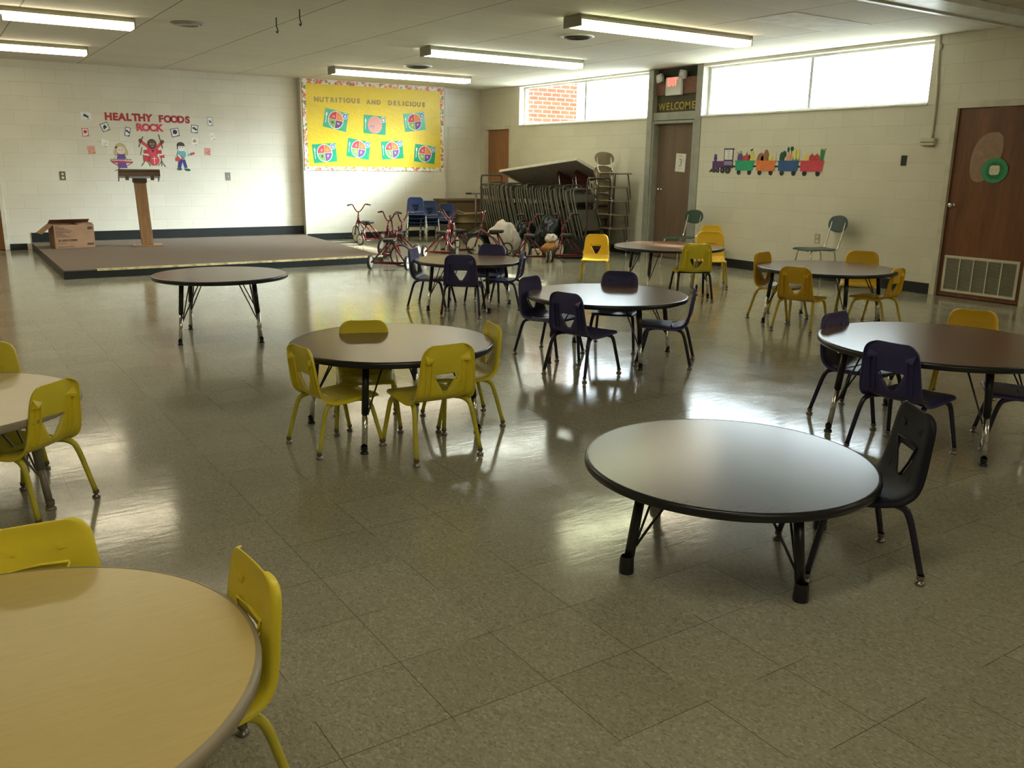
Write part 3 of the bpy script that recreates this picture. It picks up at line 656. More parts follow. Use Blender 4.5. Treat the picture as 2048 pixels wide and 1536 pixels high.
def fold_chair(label, loc, tilt):
    t = thing('folding_chair', label, 'chair', loc, (tilt, 0, 0), 'folded chairs in the rack')
    bm = nb(); tube(bm, spline([(-.215, 0, .0), (-.215, 0, .45), (-.205, 0, .80)], 2)[:-1] + spline([(-.205, 0, .80), (-.188, 0, .905), (-.125, 0, .955), (.125, 0, .955), (.188, 0, .905), (.205, 0, .80)], 4) + [(.215, 0, .45), (.215, 0, 0)], .0135, 8); obj('front_frame', bm, 'foldmet', t, True)
    bm = nb(); tube(bm, [(-.195, .024, .02), (-.18, .024, .55), (-.17, .024, .60), (.17, .024, .60), (.18, .024, .55), (.195, .024, .02)], .010, 6); tube(bm, [(-.19, .024, .16), (.19, .024, .16)], .008, 6); obj('rear_frame', bm, 'foldmet', t, True)
    bm = nb(); box(bm, -.185, .185, -.003, .004, .74, .875); obj('backrest', bm, 'foldpan', t, bevel=.003)
    bm = nb(); box(bm, -.165, .165, .010, .019, .27, .60); obj('seat', bm, 'foldpan', t, bevel=.004)
    return t
fc = None; NF = 38
for k in range(NF):
    random.seed(k); y = 10.98 + k * .078 + random.uniform(-.008, .008)
    lb = 'folded grey-olive metal chair hanging in the long rack'
    if k == 0: lb = 'folded metal chair at the near right end of the rack, its panels facing us'
    tl = -R_(23 + random.uniform(-1.6, 1.6)); zz = .135 + random.uniform(0, .035) + (.045 if k in (4, 9, 17, 18, 26, 33) else 0)
    if fc is None: fc = fold_chair(lb, (8.83, y, zz), tl)
    else:
        c = dup(fc, (8.83 + random.uniform(-.01, .01), y, zz), (tl, 0, random.uniform(-.02, .02)), lb, 'folded chairs in the rack')
# folding table lying tilted on the rack
A_ = Vector((8.80, 13.80, 1.285)); B_ = Vector((8.80, 11.50, 1.50)); ex = (B_ - A_).normalized(); dn = Vector((.70, 0, -.31)); dn = (dn - ex * dn.dot(ex)).normalized(); nn = ex.cross(dn).normalized()
if nn.z < 0: nn = -nn
t = thing('folding_table', 'long off-white folding table lying tilted behind the rack of chairs', 'table', tuple(A_))
def slab(bm, u0, u1, v0, v1, n0, n1):
    vs = [bm.verts.new(ex * u + dn * v + nn * n) for u in (u0, u1) for v in (v0, v1) for n in (n0, n1)]
    for f in ((0, 1, 3, 2), (4, 6, 7, 5), (0, 4, 5, 1), (2, 3, 7, 6), (0, 2, 6, 4), (1, 5, 7, 3)): bm.faces.new([vs[i] for i in f])
LT = (B_ - A_).length
bm = nb(); slab(bm, 0, LT, 0, .76, .0, .022); obj('tabletop', bm, 'tabtop_white', t)
bm = nb(); slab(bm, .02, LT - .02, .02, .74, -.006, 0); obj('underside', bm, 'tabunder', t)
bm = nb(); slab(bm, 0, LT, -.006, .01, -.022, .024); slab(bm, LT - .01, LT + .006, 0, .76, -.022, .024); slab(bm, -.006, .01, 0, .76, -.022, .024); obj('edge_band', bm, 'tabtop_white', t)

# ================================================================== STAGE, LECTERN, BOX
bm = nb(); prism(bm, [(1.30, D - .012), (1.25, 11.56), (5.40, 11.56), (5.74, D - .012)], 0, .095); st = obj('stage_platform', bm, 'base'); tag(st, 'low black-sided stage platform with brown carpet along the back wall', 'stage')
bm = nb(); prism(bm, [(1.305, D - .014), (1.258, 11.568), (5.392, 11.568), (5.732, D - .014)], .095, .106); obj('carpet', bm, 'carpet', st)
bm = nb(); prism(bm, [(1.62, 11.553), (1.62, 11.60), (5.395, 11.60), (5.392, 11.553)], .086, .109); obj('edge_tape', bm, 'tape', st)
t = thing('lectern', 'tall wooden lectern with a slanted dark top on the stage', 'lectern', (2.775, 14.45, .106), R_(-8))
bm = nb()
prism(bm, [(-.21, -.17), (.21, -.17), (.21, .17), (-.21, .17)], 0, .025); obj('base_plate', bm, 'lect', t, bevel=.004)
bm = nb(); box(bm, -.085, .085, -.07, .07, .025, .99); o = obj('post', bm, 'lect', t, bevel=.006); o.rotation_euler = (0, R_(-2.2), 0)
bm = nb(); box(bm, -.10, .10, -.085, .085, .955, 1.02); o = obj('collar', bm, 'lectdark', t); o.location = (-.038, 0, 0)
bm = nb(); box(bm, -.29, .29, -.19, .19, 0, .022); box(bm, -.29, .29, -.19, -.172, -.055, .045); box(bm, -.29, -.272, -.172, .19, -.055, 0); box(bm, .272, .29, -.172, .19, -.055, 0); o = obj('reading_top', bm, 'lectdark', t, bevel=.003); o.location = (-.04, 0, 1.065); o.rotation_euler = (R_(-14), 0, 0)
bm = nb(); box(bm, -.20, -.15, -.20, -.188, -.07, -.01); box(bm, .15, .20, -.20, -.188, -.07, -.01); o = obj('bracket', bm, 'lectdark', t); o.location = (-.04, 0, 1.065)
t = thing('cardboard_box', 'open brown cardboard box with dark printing at the left end of the stage', 'box', (1.76, 14.72, .106), R_(5))
bm = nb(); X, Y, Z = .275, .19, .345; th = .005
box(bm, -X, X, -Y, -Y + th, 0, Z); box(bm, -X, X, Y - th, Y, 0, Z); box(bm, -X, -X + th, -Y, Y, 0, Z); box(bm, X - th, X, -Y, Y, 0, Z); box(bm, -X, X, -Y, Y, 0, th); obj('box_body', bm, 'card', t)
bm = nb(); box(bm, -.21, 0, -Y, Y, 0, th); obj('flap', bm, 'card', t, loc=(-X, 0, Z), rot=(0, R_(-38), 0))
bm = nb(); box(bm, 0, .20, -Y, Y, 0, th); obj('flap', bm, 'card', t, loc=(X - .20, 0, Z - .002), rot=(0, R_(-4), 0))
bm = nb(); box(bm, -X, X, -.17, 0, 0, th); obj('flap', bm, 'card', t, loc=(0, Y, Z), rot=(R_(-22), 0, 0))
text_part('box_lettering', '25 LIGHT STRIPS', .036, 'cardprint', t, (-.10, -Y - .0012, .105), rot=(PI / 2, 0, 0), bold=.0022)
pr = nb(); random.seed(2)
for k, wd in enumerate((.05, .12, .17, .22, .20, .10, .14, .19)): box(pr, -.255, -.255 + wd, -Y - .0015, -Y, .315 - k * .021, .322 - k * .021)
box(pr, .165, .255, -Y - .0015, -Y, .04, .072); box(pr, .185, .255, -Y - .0015, -Y, .27, .31); box(pr, -.24, -.02, -Y - .0015, -Y, .02, .026); box(pr, -.24, -.12, -Y - .0015, -Y, .075, .08)
obj('box_print', pr, 'cardprint', t)

# ================================================================== TRICYCLES AND CLUTTER
def make_trike(label, loc, deg):
    t = thing('tricycle', label, 'tricycle', loc, R_(deg), 'red tricycles parked by the stage')
    FX = .50; hx = .40; r1, r2 = .165, .105
    def wheel(nm, x, y, r, w_, par):
        bm = nb(); P = []
        prof = [(r - .022, -w_), (r - .006, -w_ * .9), (r, -w_ * .3), (r, w_ * .3), (r - .006, w_ * .9), (r - .022, w_)]
        lathe(bm, [(r - .024, -w_ * .9)] + prof + [(r - .024, w_ * .9)], 28, (x, y, r), 'y'); o = obj(nm, bm, 'tire', par, True)
        bm = nb(); lathe(bm, [(0, -w_ * .75), (r * .2, -w_ * .85), (r * .22, -w_ * .5), (r - .024, -w_ * .8), (r - .022, w_ * .8), (r * .22, w_ * .5), (r * .2, w_ * .85), (0, w_ * .75)], 28, (x, y, r), 'y'); obj('wheel_disc', bm, 'creamwheel', o)
        bm = nb(); lathe(bm, [(0, -w_ * 1.1), (r * .10, -w_ * 1.1), (r * .10, w_ * 1.1), (0, w_ * 1.1)], 10, (x, y, r), 'y'); obj('hub', bm, 'blackmet', o)
        return o
    fw = wheel('front_wheel', FX, 0, r1, .018, t)
    for s in (-1, 1): wheel('rear_wheel', 0, .275 * s, r2, .019, t)
    bm = nb()
    for s in (-1, 1): tube(bm, [(hx + .01, .012 * s, .44), (hx + .035, .03 * s, .36), (FX, .034 * s, r1)], .0115, 8)
    tube(bm, [(hx + .022, 0, .36), (hx - .02, 0, .60)], .013, 8); obj('fork', bm, 'red', t, True)
    bm = nb(); tube(bm, [(hx + .02, 0, .40), (hx - .002, 0, .52)], .021, 10); tube(bm, spline([(hx + .01, 0, .44), (.28, 0, .375), (.10, 0, .372)], 5), .0145, 8)
    for s in (-1, 1):
        tube(bm, [(.12, .03 * s, .375), (.01, .25 * s, r2)], .013, 8); tube(bm, [(hx + .01, .012 * s, .43), (.20, .05 * s, .30), (.02, .13 * s, r2)], .010, 8)
    tube(bm, [(0, -.265, r2), (0, .265, r2)], .013, 8); obj('frame', bm, 'red', t, True)
    bm = nb(); hp = [(hx - .05, -.235, .72), (hx - .04, -.14, .735), (hx - .028, -.085, .66), (hx - .02, -.035, .602), (hx - .02, 0, .595), (hx - .02, .035, .602), (hx - .028, .085, .66), (hx - .04, .14, .735), (hx - .05, .235, .72)]
    tube(bm, spline(hp, 3), .011, 8); obj('handlebar', bm, 'red', t, True)
    for s in (-1, 1):
        bm = nb(); tube(bm, [(hx - .045, .15 * s, .734), (hx - .052, .245 * s, .719)], .0135, 8); obj('grip', bm, 'seatblk', t, True)
        bm = nb(); tube(bm, [(FX, .04 * s, r1), (FX + .05 * s, .06 * s, r1 - .06 * s)], .006, 6); box(bm, FX + .05 * s - .03, FX + .05 * s + .03, .06 * s - .005, .06 * s + .06 * s, r1 - .06 * s - .012, r1 - .06 * s + .012); obj('pedal', bm, 'seatblk', t)
    bm = nb(); prism(bm, [(.26, -.05), (.26, .05), (.18, .085), (.06, .10), (.02, .07), (.02, -.07), (.06, -.10), (.18, -.085)], .385, .435); obj('saddle', bm, 'seatblk', t, True, bevel=.014)
    bm = nb(); box(bm, -.09, .02, -.20, .20, r2 - .018, r2 - .010); obj('rear_step', bm, 'red', t, bevel=.002)
    return t
GT = 'red tricycles parked by the stage'
def steer(root, deg):          # turn fork, front wheel and handlebar about the steering axis
    R4 = Matrix.Translation((.44, 0, 0)) @ Matrix.Rotation(R_(deg), 4, 'Z') @ Matrix.Translation((-.44, 0, 0))
    for ch in [x for x in bpy.data.objects if x.parent == root]:
        if ch.name.split('.')[0] in ('fork', 'front_wheel', 'handlebar', 'grip', 'pedal'):
            ch.matrix_basis = R4 @ ch.matrix_basis
TS = .93
tk = make_trike('red tricycle nearest the bright wall, standing apart beside the stage', (6.50, 14.36, 0), 104); tk.scale = (TS,) * 3
for (x, y, a_, s_, lb) in ((5.09, 10.74, 48, -72, 'red tricycle closest to the camera at the front corner of the stage'),
        (5.66, 11.62, 60, 55, 'red tricycle just behind the front one, handlebar before the navy chairs'),
        (6.12, 12.35, 205, 0, 'red tricycle turned leftward in front of the navy chair stacks'),
        (6.42, 11.72, 43, 25, 'red tricycle with silver grips between the navy stack and tan cabinet'),
        (6.95, 11.95, 85, -60, 'red tricycle seen end-on left of the black bin bags'),
        (7.50, 11.60, 138, 0, 'red tricycle in front of the large white sack'),
        (7.32, 10.62, 62, 22, 'red tricycle in front of the orange bundle'),
        (7.93, 10.50, 68, 20, 'red tricycle farthest right, left of the lone golden chair')):
    o = dup(tk, (x, y, 0), R_(a_), lb, GT, TS)
    if s_: steer(o, s_)
steer(tk, -12)
def sack(name, label, cat, mat, loc, r, seed, group=None, knot=True):
    random.seed(seed); bm = nb(); bmesh.ops.create_icosphere(bm, subdivisions=4, radius=1)
    from mathutils import noise as mn
    for v in bm.verts:
        c = v.co.copy(); n1 = mn.noise(c * 1.6 + Vector((seed, 0, 0))) * .28 + mn.noise(c * 5 + Vector((0, seed, 0))) * .10 + abs(mn.noise(c * 9 + Vector((0, 0, seed)))) * .10
        v.co = Vector((c.x * r[0], c.y * r[1], c.z * r[2])) * (1 + n1)
        if v.co.z < -r[2] * .82: v.co.z = -r[2] * .82
    o = obj(name, bm, mat, None, True); o.location = (loc[0], loc[1], loc[2] + r[2] * .82); tag(o, label, cat, group); return o
sack('garbage_bag', 'glossy black bin bag slumped left of the large white sack', 'bag', 'bagblk', (7.62, 12.60, 0), (.25, .22, .20), 3, 'black bin bags')
sack('garbage_bag', 'glossy black bin bag with a glinting knot right of the large white sack', 'bag', 'bagblk', (8.30, 12.25, 0), (.22, .20, .27), 8, 'black bin bags')
sack('garbage_bag', 'tallest black bin bag leaning on the rack of folded chairs', 'bag', 'bagblk', (8.30, 11.50, .0), (.24, .20, .33), 12, 'black bin bags')
sack('plastic_sack', 'large white and pinkish sack between two black bin bags', 'bag', 'bagwht', (7.86, 12.18, 0), (.25, .22, .27), 21)
sack('plastic_sack', 'small white bundle on top of the orange bundle', 'bag', 'bagwht', (8.10, 11.18, .22), (.10, .09, .075), 5)
sack('cloth_bundle', 'orange bundle behind the tricycle wheels', 'bundle', 'orange', (8.12, 11.15, 0), (.19, .15, .135), 31)
t = thing('storage_tub', 'small pale tub with a dark dot beside the orange bundle', 'tub', (7.86, 11.22, 0), R_(-30))
bm = nb(); box(bm, -.075, .075, -.06, .06, 0, .13); obj('tub_body', bm, 'wbox', t, bevel=.006)
bm = nb(); lathe(bm, [(0, -.062), (.018, -.062), (.018, -.058), (0, -.058)], 14, (.02, 0, .06), 'y'); obj('dot', bm, 'ink', t)
t = thing('milk_crate', 'black slatted crate under the right-most tricycle saddle', 'crate', (8.30, 10.86, 0), R_(-30))
bm = nb()
for (a, b, c, d) in ((-.14, .14, -.13, -.12), (-.14, .14, .12, .13), (-.14, -.13, -.12, .12), (.13, .14, -.12, .12)): box(bm, a, b, c, d, 0, .28)
box(bm, -.13, .13, -.12, .12, 0, .01); obj('crate_body', bm, 'seatblk', t)
bm = nb(); box(bm, -.15, .15, -.14, -.131, .25, .285); box(bm, -.15, .15, -.14, -.131, 0, .03); obj('crate_rim', bm, 'blackmet', t)
t = thing('storage_cabinet', 'dark brown wooden cabinet with a tan shelf in the far corner', 'cabinet', (8.82, 15.10, 0))
bm = nb(); box(bm, -.44, .44, -.10, .42, .0, .70); obj('cabinet_body', bm, 'cabwood', t, bevel=.004)
bm = nb(); box(bm, -.46, .46, -.13, .44, .70, .735); obj('cabinet_top', bm, 'cabwood', t, bevel=.004)
bm = nb(); box(bm, -.34, .42, -.45, -.10, .46, .49); obj('shelf', bm, 'cabtan', t, bevel=.003)
bm = nb(); box(bm, -.28, .40, -.40, -.10, .30, .455); obj('drawer', bm, 'cabtan', t, bevel=.004)
bm = nb(); box(bm, -.28, .40, -.40, -.10, .0, .285); obj('plinth', bm, 'cabwood', t)
t = thing('kick_scooter', 'grey kick scooter with a black grip leaning at the left end of the rack', 'scooter', (8.60, 14.30, 0), R_(60))
bm = nb(); tube(bm, [(.02, 0, .10), (-.03, 0, .86)], .017, 10); obj('steering_post', bm, 'scoot', t, True)
bm = nb(); tube(bm, [(-.03, -.17, .87), (-.03, .17, .87)], .011, 8); obj('handlebar', bm, 'scoot', t, True)
for s in (-1, 1):
    bm = nb(); tube(bm, [(-.03, .08 * s, .87), (-.03, .19 * s, .87)], .017, 8); obj('grip', bm, 'seatblk', t, True)
bm = nb(); box(bm, -.50, 0, -.05, .05, .07, .09); obj('deck', bm, 'scoot', t, bevel=.003)
for x in (.04, -.50):
    bm = nb(); lathe(bm, [(.01, -.013), (.05, -.013), (.055, 0), (.05, .013), (.01, .013)], 18, (x, 0, .055), 'y'); obj('wheel', bm, 'tire', t, True)
#@@WALLS
# ================================================================== CEILING THINGS
def fixture(cx, cy, m1, m2, label):
    t = thing('ceiling_light', label, 'light', (cx, cy, H), 0, 'long fluorescent ceiling lights')
    bm = nb(); box(bm, -1.22, 1.22, -.128, .128, -.048, 0); obj('housing', bm, 'housing', t, bevel=.003)
    for k, (a, b, mm) in enumerate(((-1.205, -.02, m1), (.02, 1.205, m2))):
        pts = [(-.130, -.049), (-.132, -.070), (-.120, -.094), (-.09, -.108), (.09, -.108), (.120, -.094), (.132, -.070), (.130, -.049)]
        bm = nb(); A = [bm.verts.new((a, y, z)) for y, z in pts]; B = [bm.verts.new((b, y, z)) for y, z in pts]; n = len(pts)
        bm.faces.new(A); bm.faces.new(B[::-1])
        for i in range(n): bm.faces.new((A[i], A[(i + 1) % n], B[(i + 1) % n], B[i]))
        obj('diffuser', bm, mm, t)
    for x in (-1.225, 1.21):
        bm = nb(); box(bm, x, x + .015, -.142, .142, -.112, -.002); obj('end_plate', bm, 'housing', t)
    for y in (-.14, .134):
        bm = nb(); box(bm, -1.21, 1.21, y, y + .006, -.032, -.022); obj('side_rail', bm, 'housing', t)
fixture(6.80, 7.43, 'tube_green', 'tube_warm', 'nearest twin ceiling light, greenish left half, above the windows side')
fixture(6.76, 10.47, 'tube_cool', 'tube_cool', 'cool white ceiling light in the middle of the right-hand row')
fixture(6.72, 13.50, 'tube_warm', 'tube_warm', 'warm ceiling light just in front of the yellow bulletin board')
fixture(.84, 10.52, 'tube_warm', 'tube_warm', 'warm ceiling light at the upper left, the nearer of the two left ones')
fixture(.80, 13.45, 'tube_warm', 'tube_warm', 'warm ceiling light at the upper left near the back wall')
fixture(.84, 7.43, 'tube_warm', 'tube_warm', 'warm ceiling light overhead out of view, second row')
fixture(6.80, -1.6, 'tube_fill', 'tube_fill', 'added unseen fill light behind the camera, right-hand one')  # this and the next three are added, out of view, to brighten the foreground
fixture(.84, 1.35, 'tube_fill', 'tube_fill', 'added unseen fill light just behind overhead, left-hand one')
fixture(6.80, 1.35, 'tube_fill', 'tube_fill', 'added unseen fill light just behind overhead, right-hand one')
fixture(.84, -1.6, 'tube_fill', 'tube_fill', 'added unseen fill light behind the camera, left-hand one')
for (x, y, r, lb, mt) in ((6.49, 8.54, .19, 'round dark ceiling vent beside the nearest twin light', 'ventdark'), (6.50, 12.53, .21, 'round dark ceiling vent before the bulletin board', 'ventdark'), (2.60, 10.40, .17, 'pale round ceiling vent at the upper left', 'ceilvent')):
    t = thing('ceiling_vent', lb, 'vent', (x, y, H), 0, 'round ceiling vents')
    if mt == 'ceilvent' and 'ceilvent' not in M: M['ceilvent'] = plain('pale_vent', (.40, .37, .28), .6)
    bm = nb(); lathe(bm, [(r, 0), (r + .01, -.006), (r - .015, -.016), (r - .035, -.014), (r - .04, -.002)], 40); obj('rim', bm, 'ceilvent' if mt == 'ceilvent' else 'white_paint', t, True)
    bm = nb(); lathe(bm, [(0, -.003), (r - .03, -.003), (r - .03, -.001), (0, -.001)], 40); obj('grille', bm, mt, t)
    bm = nb()
    for k in range(3): rr = (r - .05) * (1 - k * .3); lathe(bm, [(rr, -.004), (rr + .012, -.022), (rr - .02, -.030), (rr - .022, -.004)], 32)
    obj('cone', bm, mt, t, True)
M.setdefault('ceilvent', M['housing'])
for (x, y, lb) in ((3.255, 9.43, 'small dark hook hanging from a ceiling seam, lower one'), (3.275, 8.80, 'small dark hook hanging from a ceiling seam, upper one')):
    bm = nb(); tube(bm, spline([(0, 0, 0), (0, 0, -.09), (.012, 0, -.12), (.004, 0, -.15), (-.008, 0, -.13)], 4), .006, 6)
    o = obj('ceiling_hook', bm, 'ventdark', None, True); o.location = (x, y, H); tag(o, lb, 'hook', 'hooks on the ceiling')

# ================================================================== BACK WALL DECORATIONS
def put(s, xs, z, size, mat, gname, word, ordn=None, y=D - .0015, wob=.05, bold=.004, nm='paper_letter'):
    seen = {}
    for k, (ch, x) in enumerate(zip(s, xs)):
        me = letter_mesh(ch, size, .003, bold * 1.9); me.materials.clear(); me.materials.append(M[mat])
        o = bpy.data.objects.new(nm, me); C.objects.link(o); random.seed(k * 7 + len(s))
        o.location = (x, y, z[k] if isinstance(z, list) else z); o.rotation_euler = wallrot(BW, random.uniform(-wob, wob))
        seen[ch] = seen.get(ch, 0) + 1; cnt = s.count(ch)
        od = '' if cnt == 1 else ' (%s %s in it)' % (('first', 'second', 'third')[seen[ch] - 1], ch)
        tag(o, '%s paper letter %s of the word %s%s' % (gname[0], ch, word, od), 'letter', gname[1])
def spread(x0, x1, n, wts=None):
    wts = wts or [1] * n; tot = sum(wts); o = []; a = x0
    for q in wts: o.append(a + (x1 - x0) * q / tot / 2); a += (x1 - x0) * q / tot
    return o
WT = {'I': .55, 'W': 1.4, 'M': 1.3}
wts = lambda s: [WT.get(c, 1) for c in s]
red = ('red', 'red letters of the wall title')
put('HEALTHY', spread(2.545, 3.255, 7), 2.014, .155, 'p_dred', red, 'HEALTHY')
put('FOODS', spread(3.345, 3.875, 5), 2.010, .148, 'p_dred', red, 'FOODS')
put('ROCK', spread(2.995, 3.415, 4), 1.862, .155, 'p_crimson', red, 'ROCK')
CARDS = [  # x, z, w, h, rot deg, border, picture, label
 (2.265, 2.058, .15, .115, -3, 'p_white', 'p_dkgreen', 'pinkish food card with a dark green picture, top left of the wall title', 'blob'),
 (2.236, 1.81, .095, .125, 4, 'p_red', 'p_red', 'food card with a red tomato picture, left of the wall title', 'round'),
 (2.30, 1.54, .11, .125, 6, 'p_pink', 'p_coral', 'pink food card with a pale orange picture, lowest on the left', 'tri'),
 (2.533, 1.90, .12, .13, 20, 'p_black', 'p_dkgreen', 'black-edged food card with a dark pepper picture, tilted, under the letter H', 'tri'),
 (2.503, 1.653, .12, .12, -20, 'p_cream', 'p_yell', 'pale food card with a yellow banana picture above the keyboard girl', 'moon'),
 (2.864, 1.838, .08, .14, -12, 'p_navy', 'p_black', 'narrow blue-black edged food card left of the word ROCK', 'blob'),
 (3.605, 1.848, .13, .135, 12, 'p_black', 'p_dpurple', 'black-edged food card with a grape picture right of the word ROCK', 'round'),
 (3.926, 1.915, .11, .13, -8, 'p_black', 'p_dkgreen', 'black-edged food card with a dark broccoli picture', 'blob'),
 (3.911, 1.711, .11, .125, -14, 'p_cream', 'p_tan', 'pale food card with a tan pineapple picture', 'round'),
 (4.19, 2.045, .09, .145, 4, 'p_grey', 'p_dkgreen', 'grey-edged food card with two green pods, top right of the wall title', 'pod'),
 (4.207, 1.801, .09, .13, 8, 'p_cream', 'p_yell', 'pale cream food card below the green pods card', 'pod'),
 (4.115, 1.55, .105, .12, -4, 'p_pink', 'p_crimson', 'pinkish food card with a red outline picture, lowest on the right', 'moon'),
]
for (x, z, w_, h_, a, bd, pc, lb, kind) in CARDS:
    t = thing('food_card', lb, 'card', (x, D, z), wallrot(BW, R_(a)), 'food picture cards around the wall title')
    flat('card_edge', rect(-w_ / 2, -h_ / 2, w_ / 2, h_ / 2), bd, t, 0)
    e = .009; flat('card_face', rect(-w_ / 2 + e, -h_ / 2 + e, w_ / 2 - e, h_ / 2 - e), 'p_pink' if bd == 'p_pink' else 'p_white', t, 1, .0013)
    q = min(w_, h_) * .28
    P = dict(round=[ell(0, .008, q, q), rect(-.004, q, .004, q + .014)], tri=[[(-q, -q), (q * .9, -q * .3), (q * .2, q * 1.2), (-q * .8, q * .4)]], blob=[ell(-.012, .012, q * .8, q * .6), ell(.015, -.003, q, q * .55, rot=-.4)],
             moon=[[(-q, -q * .5), (0, -q), (q, -q * .3), (q * .8, q), (q * .55, 0), (0, -q * .45)]], pod=[ell(-.008, 0, q * .30, q * 1.1, rot=.3), ell(.012, -.005, q * .30, q * 1.0, rot=.5)])[kind]
    flat('food_picture', P, pc, t, 2, .0013)
    flat('caption', rect(w_ * .12, -h_ / 2 + .012, w_ * .38, -h_ / 2 + .020), 'ink', t, 2, .0013)
G = lambda *a: a
# girl with a keyboard
t = thing('paper_keyboard_girl', 'paper cut-out of a blonde girl in purple playing a red keyboard', 'cut-out', (2.72, D, 1.38), BW)
flat('hair', [ell(.015, .19, .088, .092), ell(-.055, .13, .04, .06), ell(.085, .13, .04, .06)], 'p_hair', t, 0)
flat('face', ell(.015, .165, .058, .062), 'p_skin', t, 1)
flat('eye', [ell(-.008, .172, .007), ell(.036, .172, .007)], 'ink', t, 2); flat('mouth', rect(.002, .138, .026, .142), 'p_crimson', t, 2)
flat('hair_bow', ell(-.05, .21, .014), 'ink', t, 2)
flat('dress', [[(-.045, .105), (.07, .105), (.085, .05), (.07, .0), (.095, -.115), (-.045, -.115), (-.045, .0), (-.06, .06)]], 'p_vio', t, 1)
flat('arm', [bar2(-.05, .085, -.085, .015, .022), bar2(.08, .085, .115, .01, .022)], 'p_skin', t, 2)
flat('keyboard', [[(-.14, .0), (.19, -.01), (.18, -.035), (-.13, -.03)]], 'p_red', t, 3)
flat('keys', [rect(-.14, .0, .185, .026)], 'p_white', t, 3)
flat('black_keys', [rect(-.132 + i * .026, .008, -.122 + i * .026, .027) for i in range(12)], 'ink', t, 5)
flat('keyboard_stand', [bar2(-.12, -.035, -.03, -.075, .009), bar2(.17, -.035, .09, -.08, .009)], 'p_dkbrown', t, 1)
flat('leg', [bar2(.0, -.115, .0, -.165, .018), bar2(.05, -.115, .055, -.165, .018)], 'p_skin', t, 1)
flat('shoe', [ell(-.008, -.168, .02, .011), ell(.062, -.168, .02, .011)], 'p_cream', t, 2)
flat('stool_bar', bar2(-.10, -.165, -.02, -.12, .009), 'p_dkbrown', t, 0)
# drummer
t = thing('paper_drummer', 'paper cut-out drummer behind a red drum kit with a white cross', 'cut-out', (3.225, D, 1.50), BW)
flat('arm', [bar2(-.03, .08, -.165, .19, .048), bar2(.05, .08, .165, .19, .048)], 'p_crimson', t, 0)
flat('hand', [ell(-.175, .205, .030), ell(.165, .195, .030)], 'p_brownskin', t, 1)
flat('drumstick', [bar2(-.21, .10, -.13, .27, .011), bar2(.115, .31, .165, .09, .011)], 'p_dkbrown', t, 2)
flat('hair', ell(.0, .155, .072, .080), 'p_dkbrown', t, 1)
flat('face', ell(.0, .145, .055, .060), 'p_brownskin', t, 2)
flat('eye', [ell(-.02, .155, .008), ell(.02, .155, .008)], 'p_white', t, 3); flat('mouth', rect(-.016, .115, .016, .121), 'p_white', t, 3)
flat('shirt', [[(-.08, .09), (.09, .09), (.07, -.03), (-.06, -.03)]], 'p_crimson', t, 1)
flat('tom_drum', [rect(-.13, .0, -.06, .06), rect(.07, .0, .14, .06)], 'p_red', t, 3)
flat('floor_drum', [rect(-.15, -.125, -.05, -.02), rect(.11, -.065, .18, -.015)], 'p_red', t, 2)
flat('drum_rim', [bar2(-.15, -.015, -.06, -.03, .013), bar2(.075, -.028, .16, -.012, .013)], 'p_white', t, 4)
flat('bass_drum', ell(.015, -.105, .080, .085), 'p_red', t, 4); flat('drum_face', ell(.015, -.105, .068, .073), 'p_crimson', t, 5)
flat('cross', [rect(.011, -.165, .019, -.045), rect(-.025, -.083, .055, -.075)], 'p_white', t, 6)
flat('stand', [bar2(-.13, -.12, -.19, -.20, .009), bar2(-.10, -.12, -.05, -.20, .009), bar2(.13, -.06, .13, -.20, .009), bar2(.13, -.12, .19, -.21, .009), bar2(.13, -.12, .07, -.20, .009), bar2(-.16, .10, -.19, -.02, .008)], 'p_dkgreen', t, 1)
flat('collar', [[(-.02, .06), (.03, .06), (.005, .02)]], 'ink', t, 2)
# boy with a guitar
t = thing('paper_guitar_boy', 'paper cut-out boy in a teal shirt playing a red guitar', 'cut-out', (3.68, D, 1.44), BW)
flat('hair', [ell(.0, .205, .064, .052), rect(-.062, .14, -.035, .20)], 'p_dkbrown', t, 0)
flat('face', ell(.004, .165, .052, .055), 'p_white', t, 1); flat('fringe', [[(-.05, .19), (.055, .19), (.05, .225), (-.04, .23)]], 'p_dkbrown', t, 2)
flat('eye', [ell(-.016, .168, .008), ell(.026, .168, .008)], 'ink', t, 3); flat('mouth', rect(-.008, .135, .014, .139), 'p_crimson', t, 3)
flat('shirt', [[(-.055, .11), (.055, .11), (.085, .06), (.06, .03), (.05, -.03), (-.045, -.03), (-.075, .03)]], 'p_teal', t, 1)
flat('trousers', [[(-.045, -.03), (.055, -.03), (.085, -.16), (.04, -.17), (.008, -.06), (-.02, -.17), (-.075, -.16)]], 'p_navy', t, 1)
flat('shoe', [ell(-.045, -.185, .040, .020), ell(.085, -.195, .048, .020, rot=-.15)], 'p_dkgreen', t, 2)
flat('guitar_body', [ell(-.055, -.02, .045, .036, rot=.3), ell(.0, .0, .036, .028, rot=.3)], 'p_red', t, 3)
flat('guitar_neck', [bar2(.0, .005, .155, .062, .016)], 'p_teal', t, 4); flat('guitar_head', [bar2(.15, .058, .215, .082, .034)], 'p_red', t, 4)
flat('arm', [bar2(-.06, .05, -.01, -.01, .022), bar2(.07, .06, .085, .03, .020)], 'p_white', t, 5)
